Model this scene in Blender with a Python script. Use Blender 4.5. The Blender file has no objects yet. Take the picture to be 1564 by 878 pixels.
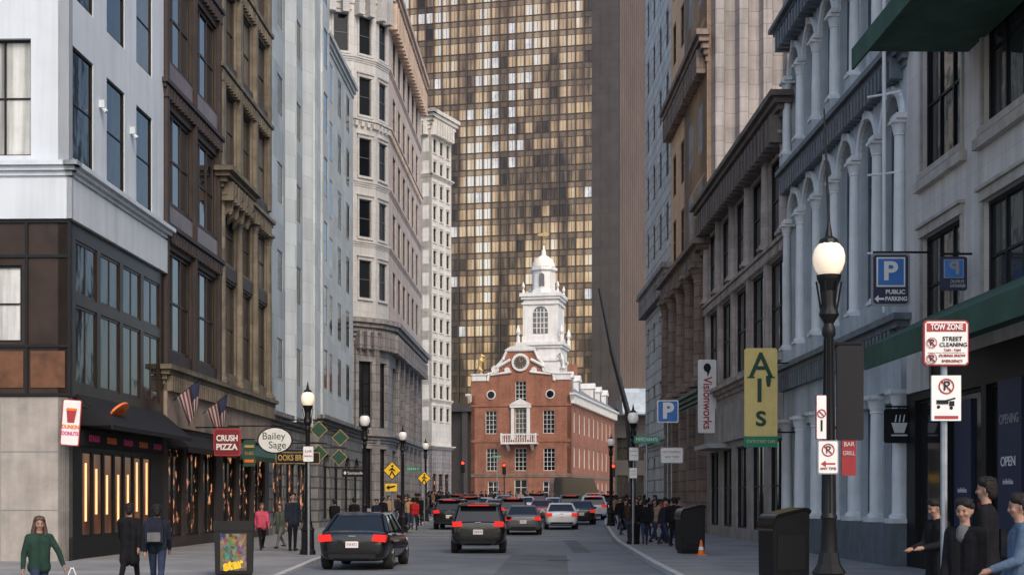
import bpy, bmesh, math, random
import numpy as np
from mathutils import Vector, Matrix
random.seed(7)
S=bpy.context.scene; C=S.collection
R=math.radians; pi=math.pi
F=2172.0; CZ=1.8; HY=762.0; CX=790.0
def X(px,D): return (px-CX)*D/F
def Z(py,D): return CZ+(HY-py)*D/F
def gz(D): return 0 if D<65 else min((D-65)*.012,1.02)
def zl(D): return gz(D)+.02+.11*max(0,min(1,(D-34)/6))
def zr(D): return gz(D)+.13
def XL(D): return .02993*D-13.43
def XR(D): return 10.37-.0184*D
KR=[(-40,3.3),(10,3.3),(38,3.6),(57,4.0),(85,5.2),(110,6.8),(200,8)]
def kerbR(D):
    for (a,xa),(b,xb) in zip(KR,KR[1:]):
        if D<=b: return xa+(xb-xa)*(D-a)/(b-a)
    return 8
# ---------------------------------------------------------------- mesh builder
class MB:
    def __init__(s): s.v=[];s.f=[];s.m=[]
    def add(s,vs,fs,m=0):
        n=len(s.v); s.v+= [tuple(v) for v in vs]
        for f in fs: s.f.append([n+i for i in f]); s.m.append(m)
    def poly(s,pts,m=0): s.add(pts,[range(len(pts))],m)
    def box(s,x0,x1,y0,y1,z0,z1,m=0):
        s.add([(x0,y0,z0),(x1,y0,z0),(x1,y1,z0),(x0,y1,z0),(x0,y0,z1),(x1,y0,z1),(x1,y1,z1),(x0,y1,z1)],
          [(3,2,1,0),(4,5,6,7),(0,1,5,4),(1,2,6,5),(2,3,7,6),(3,0,4,7)],m)
    def prism(s,pts,ax,a,b,m=0):
        n=len(pts)
        g={'x':lambda p,t:(t,p[0],p[1]),'y':lambda p,t:(p[0],t,p[1]),'z':lambda p,t:(p[0],p[1],t)}[ax]
        s.add([g(p,a) for p in pts]+[g(p,b) for p in pts],[list(range(n))[::-1],list(range(n,2*n))]+[(i,(i+1)%n,n+(i+1)%n,n+i) for i in range(n)],m)
    def tube(s,p0,p1,r0,r1,n=8,m=0):
        p0=Vector(p0);p1=Vector(p1);d=(p1-p0)
        if d.length<1e-6: d=Vector((0,0,1))
        d.normalize(); a=d.orthogonal().normalized(); b=d.cross(a)
        vs=[p+ (a*math.cos(2*pi*i/n)+b*math.sin(2*pi*i/n))*r for p,r in ((p0,r0),(p1,r1)) for i in range(n)]
        s.add(vs,[list(range(n))[::-1],list(range(n,2*n))]+[(i,(i+1)%n,n+(i+1)%n,n+i) for i in range(n)],m)
    def lathe(s,prof,c=(0,0,0),n=12,m=0,ax='z',arc=None):
        vs=[];k=len(prof)
        for r,h in prof:
            for i in range(n):
                t=2*pi*i/n; x,y=r*math.cos(t),r*math.sin(t)
                p=(x,y,h) if ax=='z' else ((h,x,y) if ax=='x' else (x,h,y))
                vs.append((p[0]+c[0],p[1]+c[1],p[2]+c[2]))
        fs=[(j*n+i,j*n+(i+1)%n,(j+1)*n+(i+1)%n,(j+1)*n+i) for j in range(k-1) for i in range(n)]
        fs+= [list(range(n))[::-1],list(range((k-1)*n,k*n))]
        s.add(vs,fs,m)
    def ell(s,c,r,n=10,m=0):
        k=max(4,n//2+1)
        pr=[(max(.02,math.sin(pi*i/k)),-math.cos(pi*i/k)) for i in range(k+1)]
        o=len(s.v); s.lathe(pr,(0,0,0),n,m)
        for i in range(o,len(s.v)):
            v=s.v[i]; s.v[i]=(v[0]*r[0]+c[0],v[1]*r[1]+c[1],v[2]*r[2]+c[2])
    def mesh(s,name,mats=(),smooth=False,recalc=True):
        me=bpy.data.meshes.new(name); me.from_pydata(s.v,[],s.f)
        for m in mats: me.materials.append(m)
        me.polygons.foreach_set('material_index',s.m)
        if recalc:
            bm=bmesh.new(); bm.from_mesh(me); bmesh.ops.recalc_face_normals(bm,faces=bm.faces); bm.to_mesh(me); bm.free()
        if smooth:
            me.polygons.foreach_set('use_smooth',[True]*len(me.polygons))
            try: me.set_sharp_from_angle(angle=R(40))
            except Exception: pass
        me.update(); return me
    def build(s,name,mats,parent=None,loc=(0,0,0),rz=0,smooth=False):
        if not isinstance(mats,(list,tuple)): mats=[mats]
        return link(name,s.mesh(name,mats,smooth),parent,loc,rz)
def link(name,me,parent=None,loc=(0,0,0),rz=0):
    o=bpy.data.objects.new(name,me); C.objects.link(o); o.parent=parent; o.location=loc
    o.rotation_euler=(0,0,rz) if not isinstance(rz,tuple) else rz
    return o
def thing(name,label,cat,loc=(0,0,0),rz=0,group=None):
    o=link(name,None,None,loc,rz); o['label']=label; o['category']=cat
    if group: o['group']=group
    return o
def struct(o): o['kind']='structure'; return o
def dup(root,loc,rz,label,group=None):
    def cp(o,p):
        c=o.copy(); C.objects.link(c); c.parent=p
        for ch in list(o.children): cp(ch,c)
        return c
    r=cp(root,None); r.location=loc; r.rotation_euler=(0,0,rz); r['label']=label
    if group: r['group']=group
    return r
def recol(root,part,slot,m):
    for c in root.children:
        if c.name.split('.')[0]==part and len(c.material_slots)>slot:
            c.material_slots[slot].link='OBJECT'; c.material_slots[slot].material=m
# ---------------------------------------------------------------- materials
def mat(n,c,rough=.7,metal=0,var=.18,sc=.8,bump=.12,bsc=14,brick=None,streak=0,emit=0,spec=.5,coat=0):
    m=bpy.data.materials.new(n); m.use_nodes=True; nt=m.node_tree; N=nt.nodes; L=nt.links; b=N['Principled BSDF']
    b.inputs['Roughness'].default_value=rough; b.inputs['Metallic'].default_value=metal
    b.inputs['Specular IOR Level'].default_value=spec; b.inputs['Coat Weight'].default_value=coat
    b.inputs['Coat Roughness'].default_value=.05
    tc=N.new('ShaderNodeTexCoord')
    def noise(scale,vec,det=4):
        q=N.new('ShaderNodeTexNoise'); q.inputs['Scale'].default_value=scale; q.inputs['Detail'].default_value=det
        q.inputs['Roughness'].default_value=.62; L.new(vec,q.inputs['Vector']); return q.outputs['Fac']
    def mr(v,a,bb,c0,d):
        q=N.new('ShaderNodeMapRange'); L.new(v,q.inputs[0])
        for i,t in enumerate((a,bb,c0,d)): q.inputs[i+1].default_value=t
        return q.outputs[0]
    def math_(op,a,bv):
        q=N.new('ShaderNodeMath'); q.operation=op; L.new(a,q.inputs[0])
        if isinstance(bv,(int,float)): q.inputs[1].default_value=bv
        else: L.new(bv,q.inputs[1])
        return q.outputs[0]
    oc=tc.outputs['Object']
    fac=mr(noise(sc,oc,5),.3,.7,1-var,1+var)
    if streak:
        mp=N.new('ShaderNodeMapping'); mp.inputs['Scale'].default_value=(2.2,2.2,.1); L.new(oc,mp.inputs[0])
        fac=math_('MULTIPLY',fac,mr(noise(1,mp.outputs[0]),.42,.72,1,1-streak))
    h=noise(bsc,oc,3)
    if brick:
        bw,bh,mo,c2,mc=brick
        sp=N.new('ShaderNodeSeparateXYZ'); L.new(oc,sp.inputs[0])
        cb=N.new('ShaderNodeCombineXYZ'); L.new(math_('ADD',sp.outputs[0],sp.outputs[1]),cb.inputs[0]); L.new(sp.outputs[2],cb.inputs[1])
        bt=N.new('ShaderNodeTexBrick'); L.new(cb.outputs[0],bt.inputs['Vector'])
        bt.inputs['Scale'].default_value=1; bt.inputs['Brick Width'].default_value=bw; bt.inputs['Row Height'].default_value=bh
        bt.inputs['Mortar Size'].default_value=mo
        for k,v in (('Color1',1),('Color2',c2),('Mortar',mc)): bt.inputs[k].default_value=(v,v,v,1)
        fac=math_('MULTIPLY',fac,bt.outputs['Color'])
        h=math_('SUBTRACT',math_('MULTIPLY',h,.4),bt.outputs['Fac'])
    vm=N.new('ShaderNodeVectorMath'); vm.operation='SCALE'; vm.inputs[0].default_value=c[:3]; L.new(fac,vm.inputs['Scale'])
    L.new(vm.outputs[0],b.inputs['Base Color'])
    if bump:
        bp=N.new('ShaderNodeBump'); bp.inputs['Strength'].default_value=bump; bp.inputs['Distance'].default_value=.03
        L.new(h,bp.inputs['Height']); L.new(bp.outputs[0],b.inputs['Normal'])
    if emit:
        L.new(vm.outputs[0],b.inputs['Emission Color']); b.inputs['Emission Strength'].default_value=emit
    return m
def glass(n,stops,rough=.05,cell=None,metal=0,wn_=1.0,lo=.45,spec=.9):
    m=bpy.data.materials.new(n); m.use_nodes=True; nt=m.node_tree; N=nt.nodes; L=nt.links; b=N['Principled BSDF']
    b.inputs['Roughness'].default_value=rough; b.inputs['Specular IOR Level'].default_value=spec; b.inputs['Metallic'].default_value=metal
    tc=N.new('ShaderNodeTexCoord'); rp=N.new('ShaderNodeValToRGB'); cr=rp.color_ramp; cr.interpolation='CONSTANT' if not cell else 'LINEAR'
    while len(cr.elements)<len(stops): cr.elements.new(.5)
    for e,(p,c) in zip(cr.elements,stops): e.position=p; e.color=(*c,1)
    nz=N.new('ShaderNodeTexNoise'); nz.inputs['Scale'].default_value=.9; L.new(tc.outputs['Object'],nz.inputs['Vector'])
    if cell:
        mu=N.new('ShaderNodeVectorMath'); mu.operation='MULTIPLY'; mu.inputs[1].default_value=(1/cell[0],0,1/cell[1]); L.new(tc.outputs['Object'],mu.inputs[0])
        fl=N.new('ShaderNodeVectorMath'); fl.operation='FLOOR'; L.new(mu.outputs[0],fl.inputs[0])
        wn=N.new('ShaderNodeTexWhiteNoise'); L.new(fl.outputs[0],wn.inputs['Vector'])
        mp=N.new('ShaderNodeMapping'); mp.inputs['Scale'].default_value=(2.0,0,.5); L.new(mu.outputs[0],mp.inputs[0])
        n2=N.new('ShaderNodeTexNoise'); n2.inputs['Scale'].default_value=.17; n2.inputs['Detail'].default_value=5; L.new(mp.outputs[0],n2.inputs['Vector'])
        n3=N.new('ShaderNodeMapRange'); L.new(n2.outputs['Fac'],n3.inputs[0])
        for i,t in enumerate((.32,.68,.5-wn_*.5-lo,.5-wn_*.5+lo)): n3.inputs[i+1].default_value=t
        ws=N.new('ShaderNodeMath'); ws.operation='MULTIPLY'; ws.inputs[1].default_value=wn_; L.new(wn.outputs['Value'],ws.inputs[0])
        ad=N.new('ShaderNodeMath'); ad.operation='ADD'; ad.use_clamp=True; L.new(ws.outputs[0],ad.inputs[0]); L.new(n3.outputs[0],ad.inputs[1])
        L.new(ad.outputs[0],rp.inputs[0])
    else:
        oi=N.new('ShaderNodeObjectInfo'); L.new(oi.outputs['Random'],rp.inputs[0])
    L.new(rp.outputs[0],b.inputs['Base Color'])
    bp=N.new('ShaderNodeBump'); bp.inputs['Strength'].default_value=.16; bp.inputs['Distance'].default_value=.1
    L.new(nz.outputs['Fac'],bp.inputs['Height']); L.new(bp.outputs[0],b.inputs['Normal'])
    return m
M={}
M['asphalt']=mat('asphalt',(.155,.167,.18),.7,var=.28,sc=.35,bump=.3,bsc=60,spec=.45)
M['kerb']=mat('kerb_granite',(.4,.4,.4),.8,var=.25,sc=3)
M['paint']=mat('road_paint',(.45,.45,.45),.7,var=.6,sc=5)
M['white']=mat('white_paint_wall',(.58,.63,.68),.6,var=.08,sc=.45,streak=.16,bump=.03)
M['bronze']=mat('bronze_cladding',(.036,.023,.017),.38,.3,var=.5,sc=.7,bump=.04,spec=.35)
M['copper']=mat('copper_panel',(.14,.06,.03),.35,.4,var=.6,sc=1.2,bump=.03)
M['black']=mat('black_metal',(.007,.007,.008),.5,.0,var=.3,sc=3,bump=.03,spec=.3)
M['granite']=mat('grey_granite',(.34,.31,.28),.7,var=.25,sc=1.2,bump=.1,bsc=60,streak=.2)
M['brown']=mat('dark_brown_stone',(.04,.026,.022),.6,var=.4,sc=1.2,streak=.3)
M['tan']=mat('ornate_tan_stone',(.18,.15,.105),.7,var=.35,sc=1.5,streak=.5,brick=(.9,.45,.008,.78,.6))
M['tanband']=mat('tan_sign_band',(.28,.22,.175),.7,var=.25,sc=1.5,streak=.35)
M['pale']=mat('pale_granite',(.42,.48,.52),.65,var=.1,sc=.5,streak=.22,brick=(2.4,1.5,.012,.66,.6),bump=.2)
M['pale2']=mat('light_granite',(.52,.57,.6),.65,var=.1,sc=.5,streak=.18,brick=(1.7,1.1,.012,.8,.65),bump=.2)
M['rustic']=mat('rusticated_stone',(.22,.22,.22),.85,var=.25,sc=1.5,streak=.35,brick=(1.2,.6,.05,.75,.35),bump=.9)
M['lime']=mat('pale_limestone',(.6,.59,.58),.75,var=.12,sc=.5,streak=.25,brick=(1.3,.55,.015,.9,.74),bump=.3)
M['limew']=mat('sun_tinted_limestone',(.68,.55,.47),.75,var=.12,sc=.5,streak=.25,brick=(1.3,.55,.015,.9,.74),bump=.3)  # limestone with warm sunlight mixed into its colour
M['limed']=mat('weathered_grey_stone',(.33,.31,.31),.8,var=.25,sc=.8,streak=.45,brick=(1.3,.6,.03,.85,.5),bump=.5)
M['orange']=mat('sun_tinted_cornice',(.6,.45,.35),.7,var=.2,sc=1,streak=.3)  # cornice stone coloured with sun glow, street side only
M['cream']=mat('cream_stone',(.64,.61,.56),.75,var=.1,sc=.3,streak=.2,brick=(1.4,.7,.015,.9,.75))
M['brick']=mat('red_brick',(.3,.125,.078),.85,var=.25,sc=.7,streak=.25,brick=(.24,.08,.01,.68,1.2),bump=.3)
M['sand']=mat('brown_sandstone',(.24,.175,.14),.8,var=.3,sc=1.2,streak=.4,brick=(1.1,.55,.03,.8,.5),bump=.5)
M['obrick']=mat('orange_brick',(.72,.45,.255),.8,var=.12,sc=.6,streak=.2,brick=(.5,.18,.012,.88,.85))
M['flute']=mat('grey_fluted_stone',(.37,.335,.32),.8,var=.25,sc=.6,streak=.45,brick=(1.6,.7,.02,.85,.6))
M['r3']=mat('brown_grey_stone',(.44,.375,.335),.8,var=.3,sc=.9,streak=.4,brick=(1.0,.5,.012,.85,.7))
M['r3c']=mat('dark_cornice',(.14,.115,.1),.7,var=.3,sc=1.5,streak=.35)
M['r5']=mat('pale_ashlar',(.6,.62,.61),.8,var=.15,sc=.6,streak=.3,brick=(1.5,.75,.05,.85,.45),bump=.6)
M['blue']=mat('blue_grey_paint',(.42,.465,.49),.6,var=.15,sc=.9,streak=.35,bump=.05)
M['blue2']=mat('pale_grey_paint',(.68,.7,.7),.6,var=.1,sc=1.5,streak=.25,bump=.05)
M['navy']=mat('dark_blue_trim',(.11,.135,.155),.55,var=.3,sc=2,streak=.3)
M['r1']=mat('cream_limestone',(.63,.58,.54),.7,var=.12,sc=.7,streak=.28,brick=(2.2,1.1,.006,.92,.7),bump=.15)
M['r1t']=mat('limestone_trim',(.42,.38,.34),.7,var=.2,sc=2,streak=.2)
M['green']=mat('green_canvas',(.024,.075,.048),.75,var=.25,sc=1.5,streak=.25)
M['dgreen']=mat('dark_green_metal',(.02,.06,.05),.5,var=.2)
M['bmull']=mat('bronze_mullion',(.075,.05,.037),.35,.4,var=.3,sc=.3,bump=0)
M['bcore']=mat('dark_bronze_core',(.025,.018,.015),.5,0,var=.3,sc=.3,bump=0)
M['bside']=mat('brown_fin',(.13,.088,.068),.5,.1,var=.2,sc=.1,bump=0)
M['bpill']=mat('dark_bronze_pier',(.05,.043,.042),.45,.2,var=.2,sc=.3,brick=(6,3.6,.05,.9,.5),bump=.1)
M['owhite']=mat('white_timber',(.68,.665,.64),.5,var=.1,sc=1,streak=.15,bump=.03)
M['slate']=mat('grey_slate',(.2,.21,.23),.6,var=.2,sc=2,brick=(.5,.3,.02,.8,.6))
M['gold']=mat('gilded',(.5,.36,.16),.45,.5,var=.1,sc=3,bump=0)
M['silver']=mat('silvered',(.55,.53,.5),.45,.4,var=.1,sc=3)
M['fbrown']=mat('brown_window_frame',(.035,.022,.016),.5)
M['fgreen']=mat('green_window_frame',(.1,.155,.145),.5)
M['fgrey']=mat('grey_window_frame',(.12,.12,.12),.5)
M['gd']=glass('dark_window_glass',[(0,(.006,.008,.01)),(.6,(.016,.018,.02)),(.88,(.08,.08,.076))],rough=.07,spec=.25)
M['gl']=glass('reflecting_glass',[(0,(.012,.014,.016)),(.5,(.03,.033,.035)),(.82,(.13,.125,.118))],spec=.4)
M['gs']=glass('tower_glass',[(0,(.03,.02,.014)),(.2,(.08,.053,.036)),(.38,(.26,.17,.1)),(.56,(.5,.33,.18)),(.78,(.68,.49,.29)),(1,(.8,.72,.6))],.06,(1.85,3.6),.55,.5,.62)  # gold and pale reflections painted pane by pane through the ramp
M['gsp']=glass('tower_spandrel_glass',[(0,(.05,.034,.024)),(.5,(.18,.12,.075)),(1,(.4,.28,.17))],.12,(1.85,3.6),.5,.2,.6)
M['gpale']=mat('pale_reflection_pane',(.62,.64,.66),.2,var=.3,sc=.6,bump=0)  # pale base colour stands in for light reflected in the glass
M['curtain']=mat('curtained_pane',(.6,.61,.59),.6,var=.1,sc=2,streak=.75)
M['shop']=mat('dark_shop_glass',(.018,.018,.02),.06,var=.6,sc=.8,bump=0,spec=.4)
def shopmat(n,base,lit,e,lo,hi,scl):
    m=mat(n,base,.12,var=.5,sc=1.2,bump=0,spec=.5); nt=m.node_tree; N=nt.nodes; L=nt.links
    tc=N.new('ShaderNodeTexCoord'); oi=N.new('ShaderNodeObjectInfo'); ad=N.new('ShaderNodeVectorMath'); mp=N.new('ShaderNodeMapping'); mp.inputs['Scale'].default_value=scl
    L.new(tc.outputs['Object'],ad.inputs[0]); L.new(oi.outputs['Location'],ad.inputs[1]); L.new(ad.outputs[0],mp.inputs[0])
    v=N.new('ShaderNodeTexNoise'); v.inputs['Scale'].default_value=1; v.inputs['Detail'].default_value=2; L.new(mp.outputs[0],v.inputs['Vector'])
    r=N.new('ShaderNodeMapRange'); L.new(v.outputs['Fac'],r.inputs[0]); r.inputs[1].default_value=lo; r.inputs[2].default_value=hi; r.inputs[3].default_value=0; r.inputs[4].default_value=e
    b=N['Principled BSDF']; b.inputs['Emission Color'].default_value=(*lit,1); L.new(r.outputs[0],b.inputs['Emission Strength']); return m
M['warm']=shopmat('lit_shop_window',(.05,.025,.016),(.85,.3,.12),.16,.3,.7,(1.2,1.2,.5))
M['warm2']=shopmat('dim_shop_window',(.03,.022,.018),(.85,.33,.16),1.3,.57,.72,(2.4,2.4,2.2))
M['bulb']=mat('warm_lit_tube',(1,.5,.22),.4,var=.1,bump=0,emit=1.6)
M['globe']=mat('lit_lamp_globe',(.9,.74,.56),.3,var=0,bump=0,emit=.5)
M['globe2']=mat('lamp_globe',(.75,.73,.7),.3,var=.03,bump=0,emit=.1)
M['skin']=mat('skin',(.32,.185,.135),.6,var=.15,sc=6,bump=.05,spec=.3)
M['hairb']=mat('brown_hair',(.06,.03,.018),.5,var=.4,sc=20,bump=.4,bsc=60)
M['hairk']=mat('black_hair',(.012,.01,.009),.6,var=.4,sc=20,bump=.5,bsc=60,spec=.25)
def cl(n,c): 
    M[n]=mat(n,c,.9,var=.3,sc=5,bump=.6,bsc=8,spec=.15); return M[n]
cl('black_cloth',(.009,.009,.011));cl('navy_cloth',(.016,.02,.032));cl('green_cloth',(.018,.04,.031));cl('pink_cloth',(.45,.07,.11));cl('olive_cloth',(.07,.08,.065))
cl('denim_cloth',(.075,.115,.175));cl('grey_cloth',(.12,.12,.125));cl('red_cloth',(.35,.02,.02));cl('tan_cloth',(.3,.2,.12));cl('jean_cloth',(.026,.036,.07));cl('brown_leather',(.05,.03,.02))
M['eye']=mat('eye_dark',(.02,.015,.012),.3,var=0,bump=0); M['lip']=mat('lip',(.24,.1,.08),.5,var=0,bump=0)
def fl(n,c,rough=.5,emit=0,var=.08): M[n]=mat(n,c,rough,var=var,sc=4,bump=0,emit=emit,spec=.35); return M[n]
fl('s_white',(.7,.7,.68));fl('s_black',(.009,.009,.011),.75);fl('s_navy',(.018,.026,.065));fl('s_blue',(.04,.16,.46));fl('s_red',(.34,.03,.035));fl('s_dred',(.17,.018,.022));fl('s_yellow',(.8,.5,.02))
fl('s_mustard',(.7,.55,.2));fl('s_green',(.02,.22,.13));fl('s_dkgreen',(.02,.065,.042));fl('s_orange',(.72,.17,.03));fl('s_gold',(.42,.28,.09));fl('s_grey',(.25,.26,.27));fl('s_pink',(.6,.05,.2))
fl('flag_red',(.14,.02,.025),.8);fl('flag_white',(.28,.28,.28),.8);fl('flag_blue',(.02,.025,.06),.8)
fl('red_light',(.9,.04,.02),.3,3);fl('tail_red',(.5,.014,.012),.2,1.0)
M['galv']=mat('galvanised_steel',(.32,.34,.36),.45,.7,var=.2,sc=4)
M['tyre']=mat('tyre_rubber',(.012,.012,.012),.9); M['rim']=mat('alloy_rim',(.35,.35,.36),.3,.9,bump=0)
M['carglass']=mat('car_glass',(.01,.012,.014),.04,var=.2,bump=0,spec=.7)
def cp(n,c): M[n]=mat(n,c,.25,.1,var=.05,sc=2,bump=0,coat=.7,spec=.4); return M[n]
cp('car_black',(.006,.006,.008));cp('car_white',(.7,.7,.7));cp('car_silver',(.33,.34,.35));cp('car_red',(.3,.02,.015));cp('car_grey',(.09,.095,.1));cp('car_navy',(.02,.025,.04))
# ---------------------------------------------------------------- text, facade tools
def evalmesh(o):
    bpy.context.view_layer.update(); dg=bpy.context.evaluated_depsgraph_get()
    me=bpy.data.meshes.new_from_object(o.evaluated_get(dg)); return me
def text(s,size,m,parent,loc,rot=(pi/2,0,0),w=None,bold=0,ext=.004,name='lettering'):
    cu=bpy.data.curves.new('t','FONT'); cu.body=s; cu.size=size; cu.align_x='CENTER'; cu.align_y='CENTER'; cu.extrude=ext; cu.offset=bold
    o=bpy.data.objects.new('t',cu); C.objects.link(o); me=evalmesh(o); bpy.data.objects.remove(o)
    xs=[v.co.x for v in me.vertices]
    if xs and w:
        k=w/(max(xs)-min(xs)); c=(max(xs)+min(xs))/2
        for v in me.vertices: v.co.x=(v.co.x-c)*k
    me.materials.clear(); me.materials.append(m)
    return link(name,me,parent,loc,rot)
WC={}
PATTERN=('mullion','panel_joint','floor_band','side_fin')
class Fac:
    def __init__(s,root,loc=(0,0,0),rz=0): s.root=root; s.loc=Vector(loc); s.rz=rz
    def P(s,x,y,z): return s.loc+Matrix.Rotation(s.rz,3,'Z')@Vector((x,y,z))
    def put(s,mb,name,mats,smooth=False): return mb.build(name,mats,s.root,s.loc,s.rz,smooth)
    def wall(s,x0,x1,z0,z1,holes,m,depth=.25,back=8,name='wall',sides=True):
        mb=MB(); q=lambda t:round(t,4)
        xs=sorted({q(x0),q(x1)}|{q(h[0]) for h in holes}|{q(h[1]) for h in holes})
        zs=sorted({q(z0),q(z1)}|{q(h[2]) for h in holes}|{q(h[3]) for h in holes})
        for a,b in zip(xs,xs[1:]):
            for c,d in zip(zs,zs[1:]):
                mx,mz=(a+b)/2,(c+d)/2
                if any(h[0]<mx<h[1] and h[2]<mz<h[3] for h in holes): continue
                mb.poly([(a,0,c),(b,0,c),(b,0,d),(a,0,d)])
        for h in holes:
            a,b,c,d=h[:4]
            if len(h)>4 and h[4]:
                r=(b-a)/2; xc=(a+b)/2; zc=d-r; n=8
                arc=[(xc-r*math.cos(pi*i/(2*n)),zc+r*math.sin(pi*i/(2*n))) for i in range(2*n+1)]
                for i in range(n):
                    p,q2=arc[i],arc[i+1]; mb.poly([(p[0],0,p[1]),(q2[0],0,q2[1]),(q2[0],0,d),(p[0],0,d)])
                    p,q2=arc[2*n-i],arc[2*n-i-1]; mb.poly([(p[0],0,p[1]),(q2[0],0,q2[1]),(q2[0],0,d),(p[0],0,d)])
                for i in range(2*n):
                    p,q2=arc[i],arc[i+1]; mb.poly([(p[0],0,p[1]),(q2[0],0,q2[1]),(q2[0],depth,q2[1]),(p[0],depth,p[1])])
                top=zc
            else:
                top=d; mb.poly([(a,0,d),(b,0,d),(b,depth,d),(a,depth,d)])
            mb.poly([(a,0,c),(b,0,c),(b,depth,c),(a,depth,c)])
            mb.poly([(a,0,c),(a,0,top),(a,depth,top),(a,depth,c)]); mb.poly([(b,0,c),(b,0,top),(b,depth,top),(b,depth,c)])
        if sides:
            mb.poly([(x0,0,z0),(x0,0,z1),(x0,back,z1),(x0,back,z0)]); mb.poly([(x1,0,z0),(x1,0,z1),(x1,back,z1),(x1,back,z0)])
            mb.poly([(x0,0,z1),(x1,0,z1),(x1,back,z1),(x0,back,z1)]); mb.poly([(x0,back,z0),(x1,back,z0),(x1,back,z1),(x0,back,z1)])
        return s.put(mb,name,m)
    def win(s,x0,x1,z0,z1,fm,gm,depth=.25,nv=0,nh=1,fw=.07,sill=None):
        w,h=x1-x0,z1-z0; k=(round(w,2),round(h,2),nv,nh,fw,fm.name)
        if k not in WC:
            mb=MB(); t=min(.1,depth*.7)
            mb.box(0,fw,-t,0,0,h);mb.box(w-fw,w,-t,0,0,h);mb.box(fw,w-fw,-t,0,0,fw);mb.box(fw,w-fw,-t,0,h-fw,h)
            for i in range(nv): c=w*(i+1)/(nv+1); mb.box(c-fw*.4,c+fw*.4,-t*.85,0,fw,h-fw)
            for i in range(nh): c=h*(i+1)/(nh+1); mb.box(fw,w-fw,-t*.75,0,c-fw*.35,c+fw*.35)
            p=MB(); p.box(fw*.5,w-fw*.5,-.04,-.01,fw*.5,h-fw*.5)
            WC[k]=(mb.mesh('window',[fm]),{} ,p)
        fme,pc,p=WC[k]
        if gm.name not in pc: pc[gm.name]=p.mesh('pane',[gm])
        o=link('window',fme,s.root,s.P(x0,depth,z0),s.rz); link('pane',pc[gm.name],o)
        if sill:
            k2=('sill',)+k+(sill.name,depth)
            if k2 not in WC:
                mb=MB(); d=-depth
                mb.box(-.14,w+.14,d-.12,d+.06,-.16,-.005)
                mb.box(-.14,w+.14,d-.09,d+.03,h+.005,h+.22); mb.box(-.2,w+.2,d-.16,d+.02,h+.225,h+.3)
                mb.box(-.13,-.005,d-.06,d+.03,-.004,h+.004); mb.box(w+.005,w+.13,d-.06,d+.03,-.004,h+.004)
                WC[k2]=mb.mesh('surround',[sill])
            link('surround',WC[k2],o)
        return o
    def storeys(s,x0,x1,z0,z1,cols,rows,wm,fm,gm,depth=.25,nv=0,nh=1,fw=.07,sill=None,back=8,arch=False,name='wall'):
        hs=[(c[0],c[1],r[0],r[1],arch) for r in rows for c in cols]
        s.wall(x0,x1,z0,z1,hs,wm,depth,back,name)
        for h in hs: s.win(h[0],h[1],h[2],h[3],fm,gm(h) if callable(gm) else gm,depth,nv,nh,fw,sill)
    def cornice(s,x0,x1,z0,z1,proj,m,n=4,dent=0,name='cornice',ends=1):
        mb=MB()
        for i in range(n):
            p=proj*((i+1)/n)**1.3; a=z0+(z1-z0)*i/n; mb.box(x0-p*ends,x1+p*ends,-p,.05,a,z0+(z1-z0)*(i+1)/n)
        if dent:
            x=x0; hh=(z1-z0)
            while x<x1-dent*.5:
                mb.box(x,x+dent*.5,-proj*.8,.02,z0-hh*.35,z0+hh*.45); x+=dent
        return s.put(mb,name,m)
    def box(s,x0,x1,y0,y1,z0,z1,m,name): 
        mb=MB(); mb.box(x0,x1,y0,y1,z0,z1); return s.put(mb,name,m)
    def boxes(s,L,m,name):
        if name in PATTERN:
            mb=MB()
            for b in L: mb.box(*b)
            return s.put(mb,name,m)
        for b in L: s.box(*b,m,name)
    def column(s,x,y,z0,z1,r,m,name='column',n=12):
        mb=MB(); h=z1-z0
        mb.box(x-r*1.5,x+r*1.5,y-r*1.5,y+r*1.5,z0,z0+r*.6)
        mb.lathe([(r*1.4,r*.6),(r*1.4,r*.9),(r*1.05,r*1.2),(r,r*1.6),(r*.98,h*.4),(r*.84,h-r*2.4),(r*1.0,h-r*2.35),(r*.9,h-r*2.1),(r*1.1,h-r*1.6),(r*1.2,h-r*.9),(r*1.45,h-r*.55)],(x,y,z0),n)
        mb.box(x-r*1.5,x+r*1.5,y-r*1.5,y+r*1.5,z1-r*.55,z1)
        return s.put(mb,name,m,True)
    def awning(s,x0,x1,zt,zb,proj,val,m,name='awning'):
        mb=MB(); mb.prism([(.02,zt),(-proj,zb+val),(-proj,zb),(-proj+.05,zb),(-proj+.06,zb+val*.9),(.02,zb+val*.9)],'x',x0,x1)
        return s.put(mb,name,m)
def rows(z0,h,pitch,n): return [(z0+i*pitch,z0+i*pitch+h) for i in range(n)]
def cols(x0,w,pitch,n): return [(x0+i*pitch,x0+i*pitch+w) for i in range(n)]
AL=math.atan2(1,.02993); AR=math.atan2(-1,.0184)
def left(D0,name,label,cat='building',dx=0): return thing(name,label,cat,(XL(D0)+dx,D0,0),AL)
def right(D1,name,label,cat='building'): return thing(name,label,cat,(XR(D1),D1,0),AR)
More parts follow.
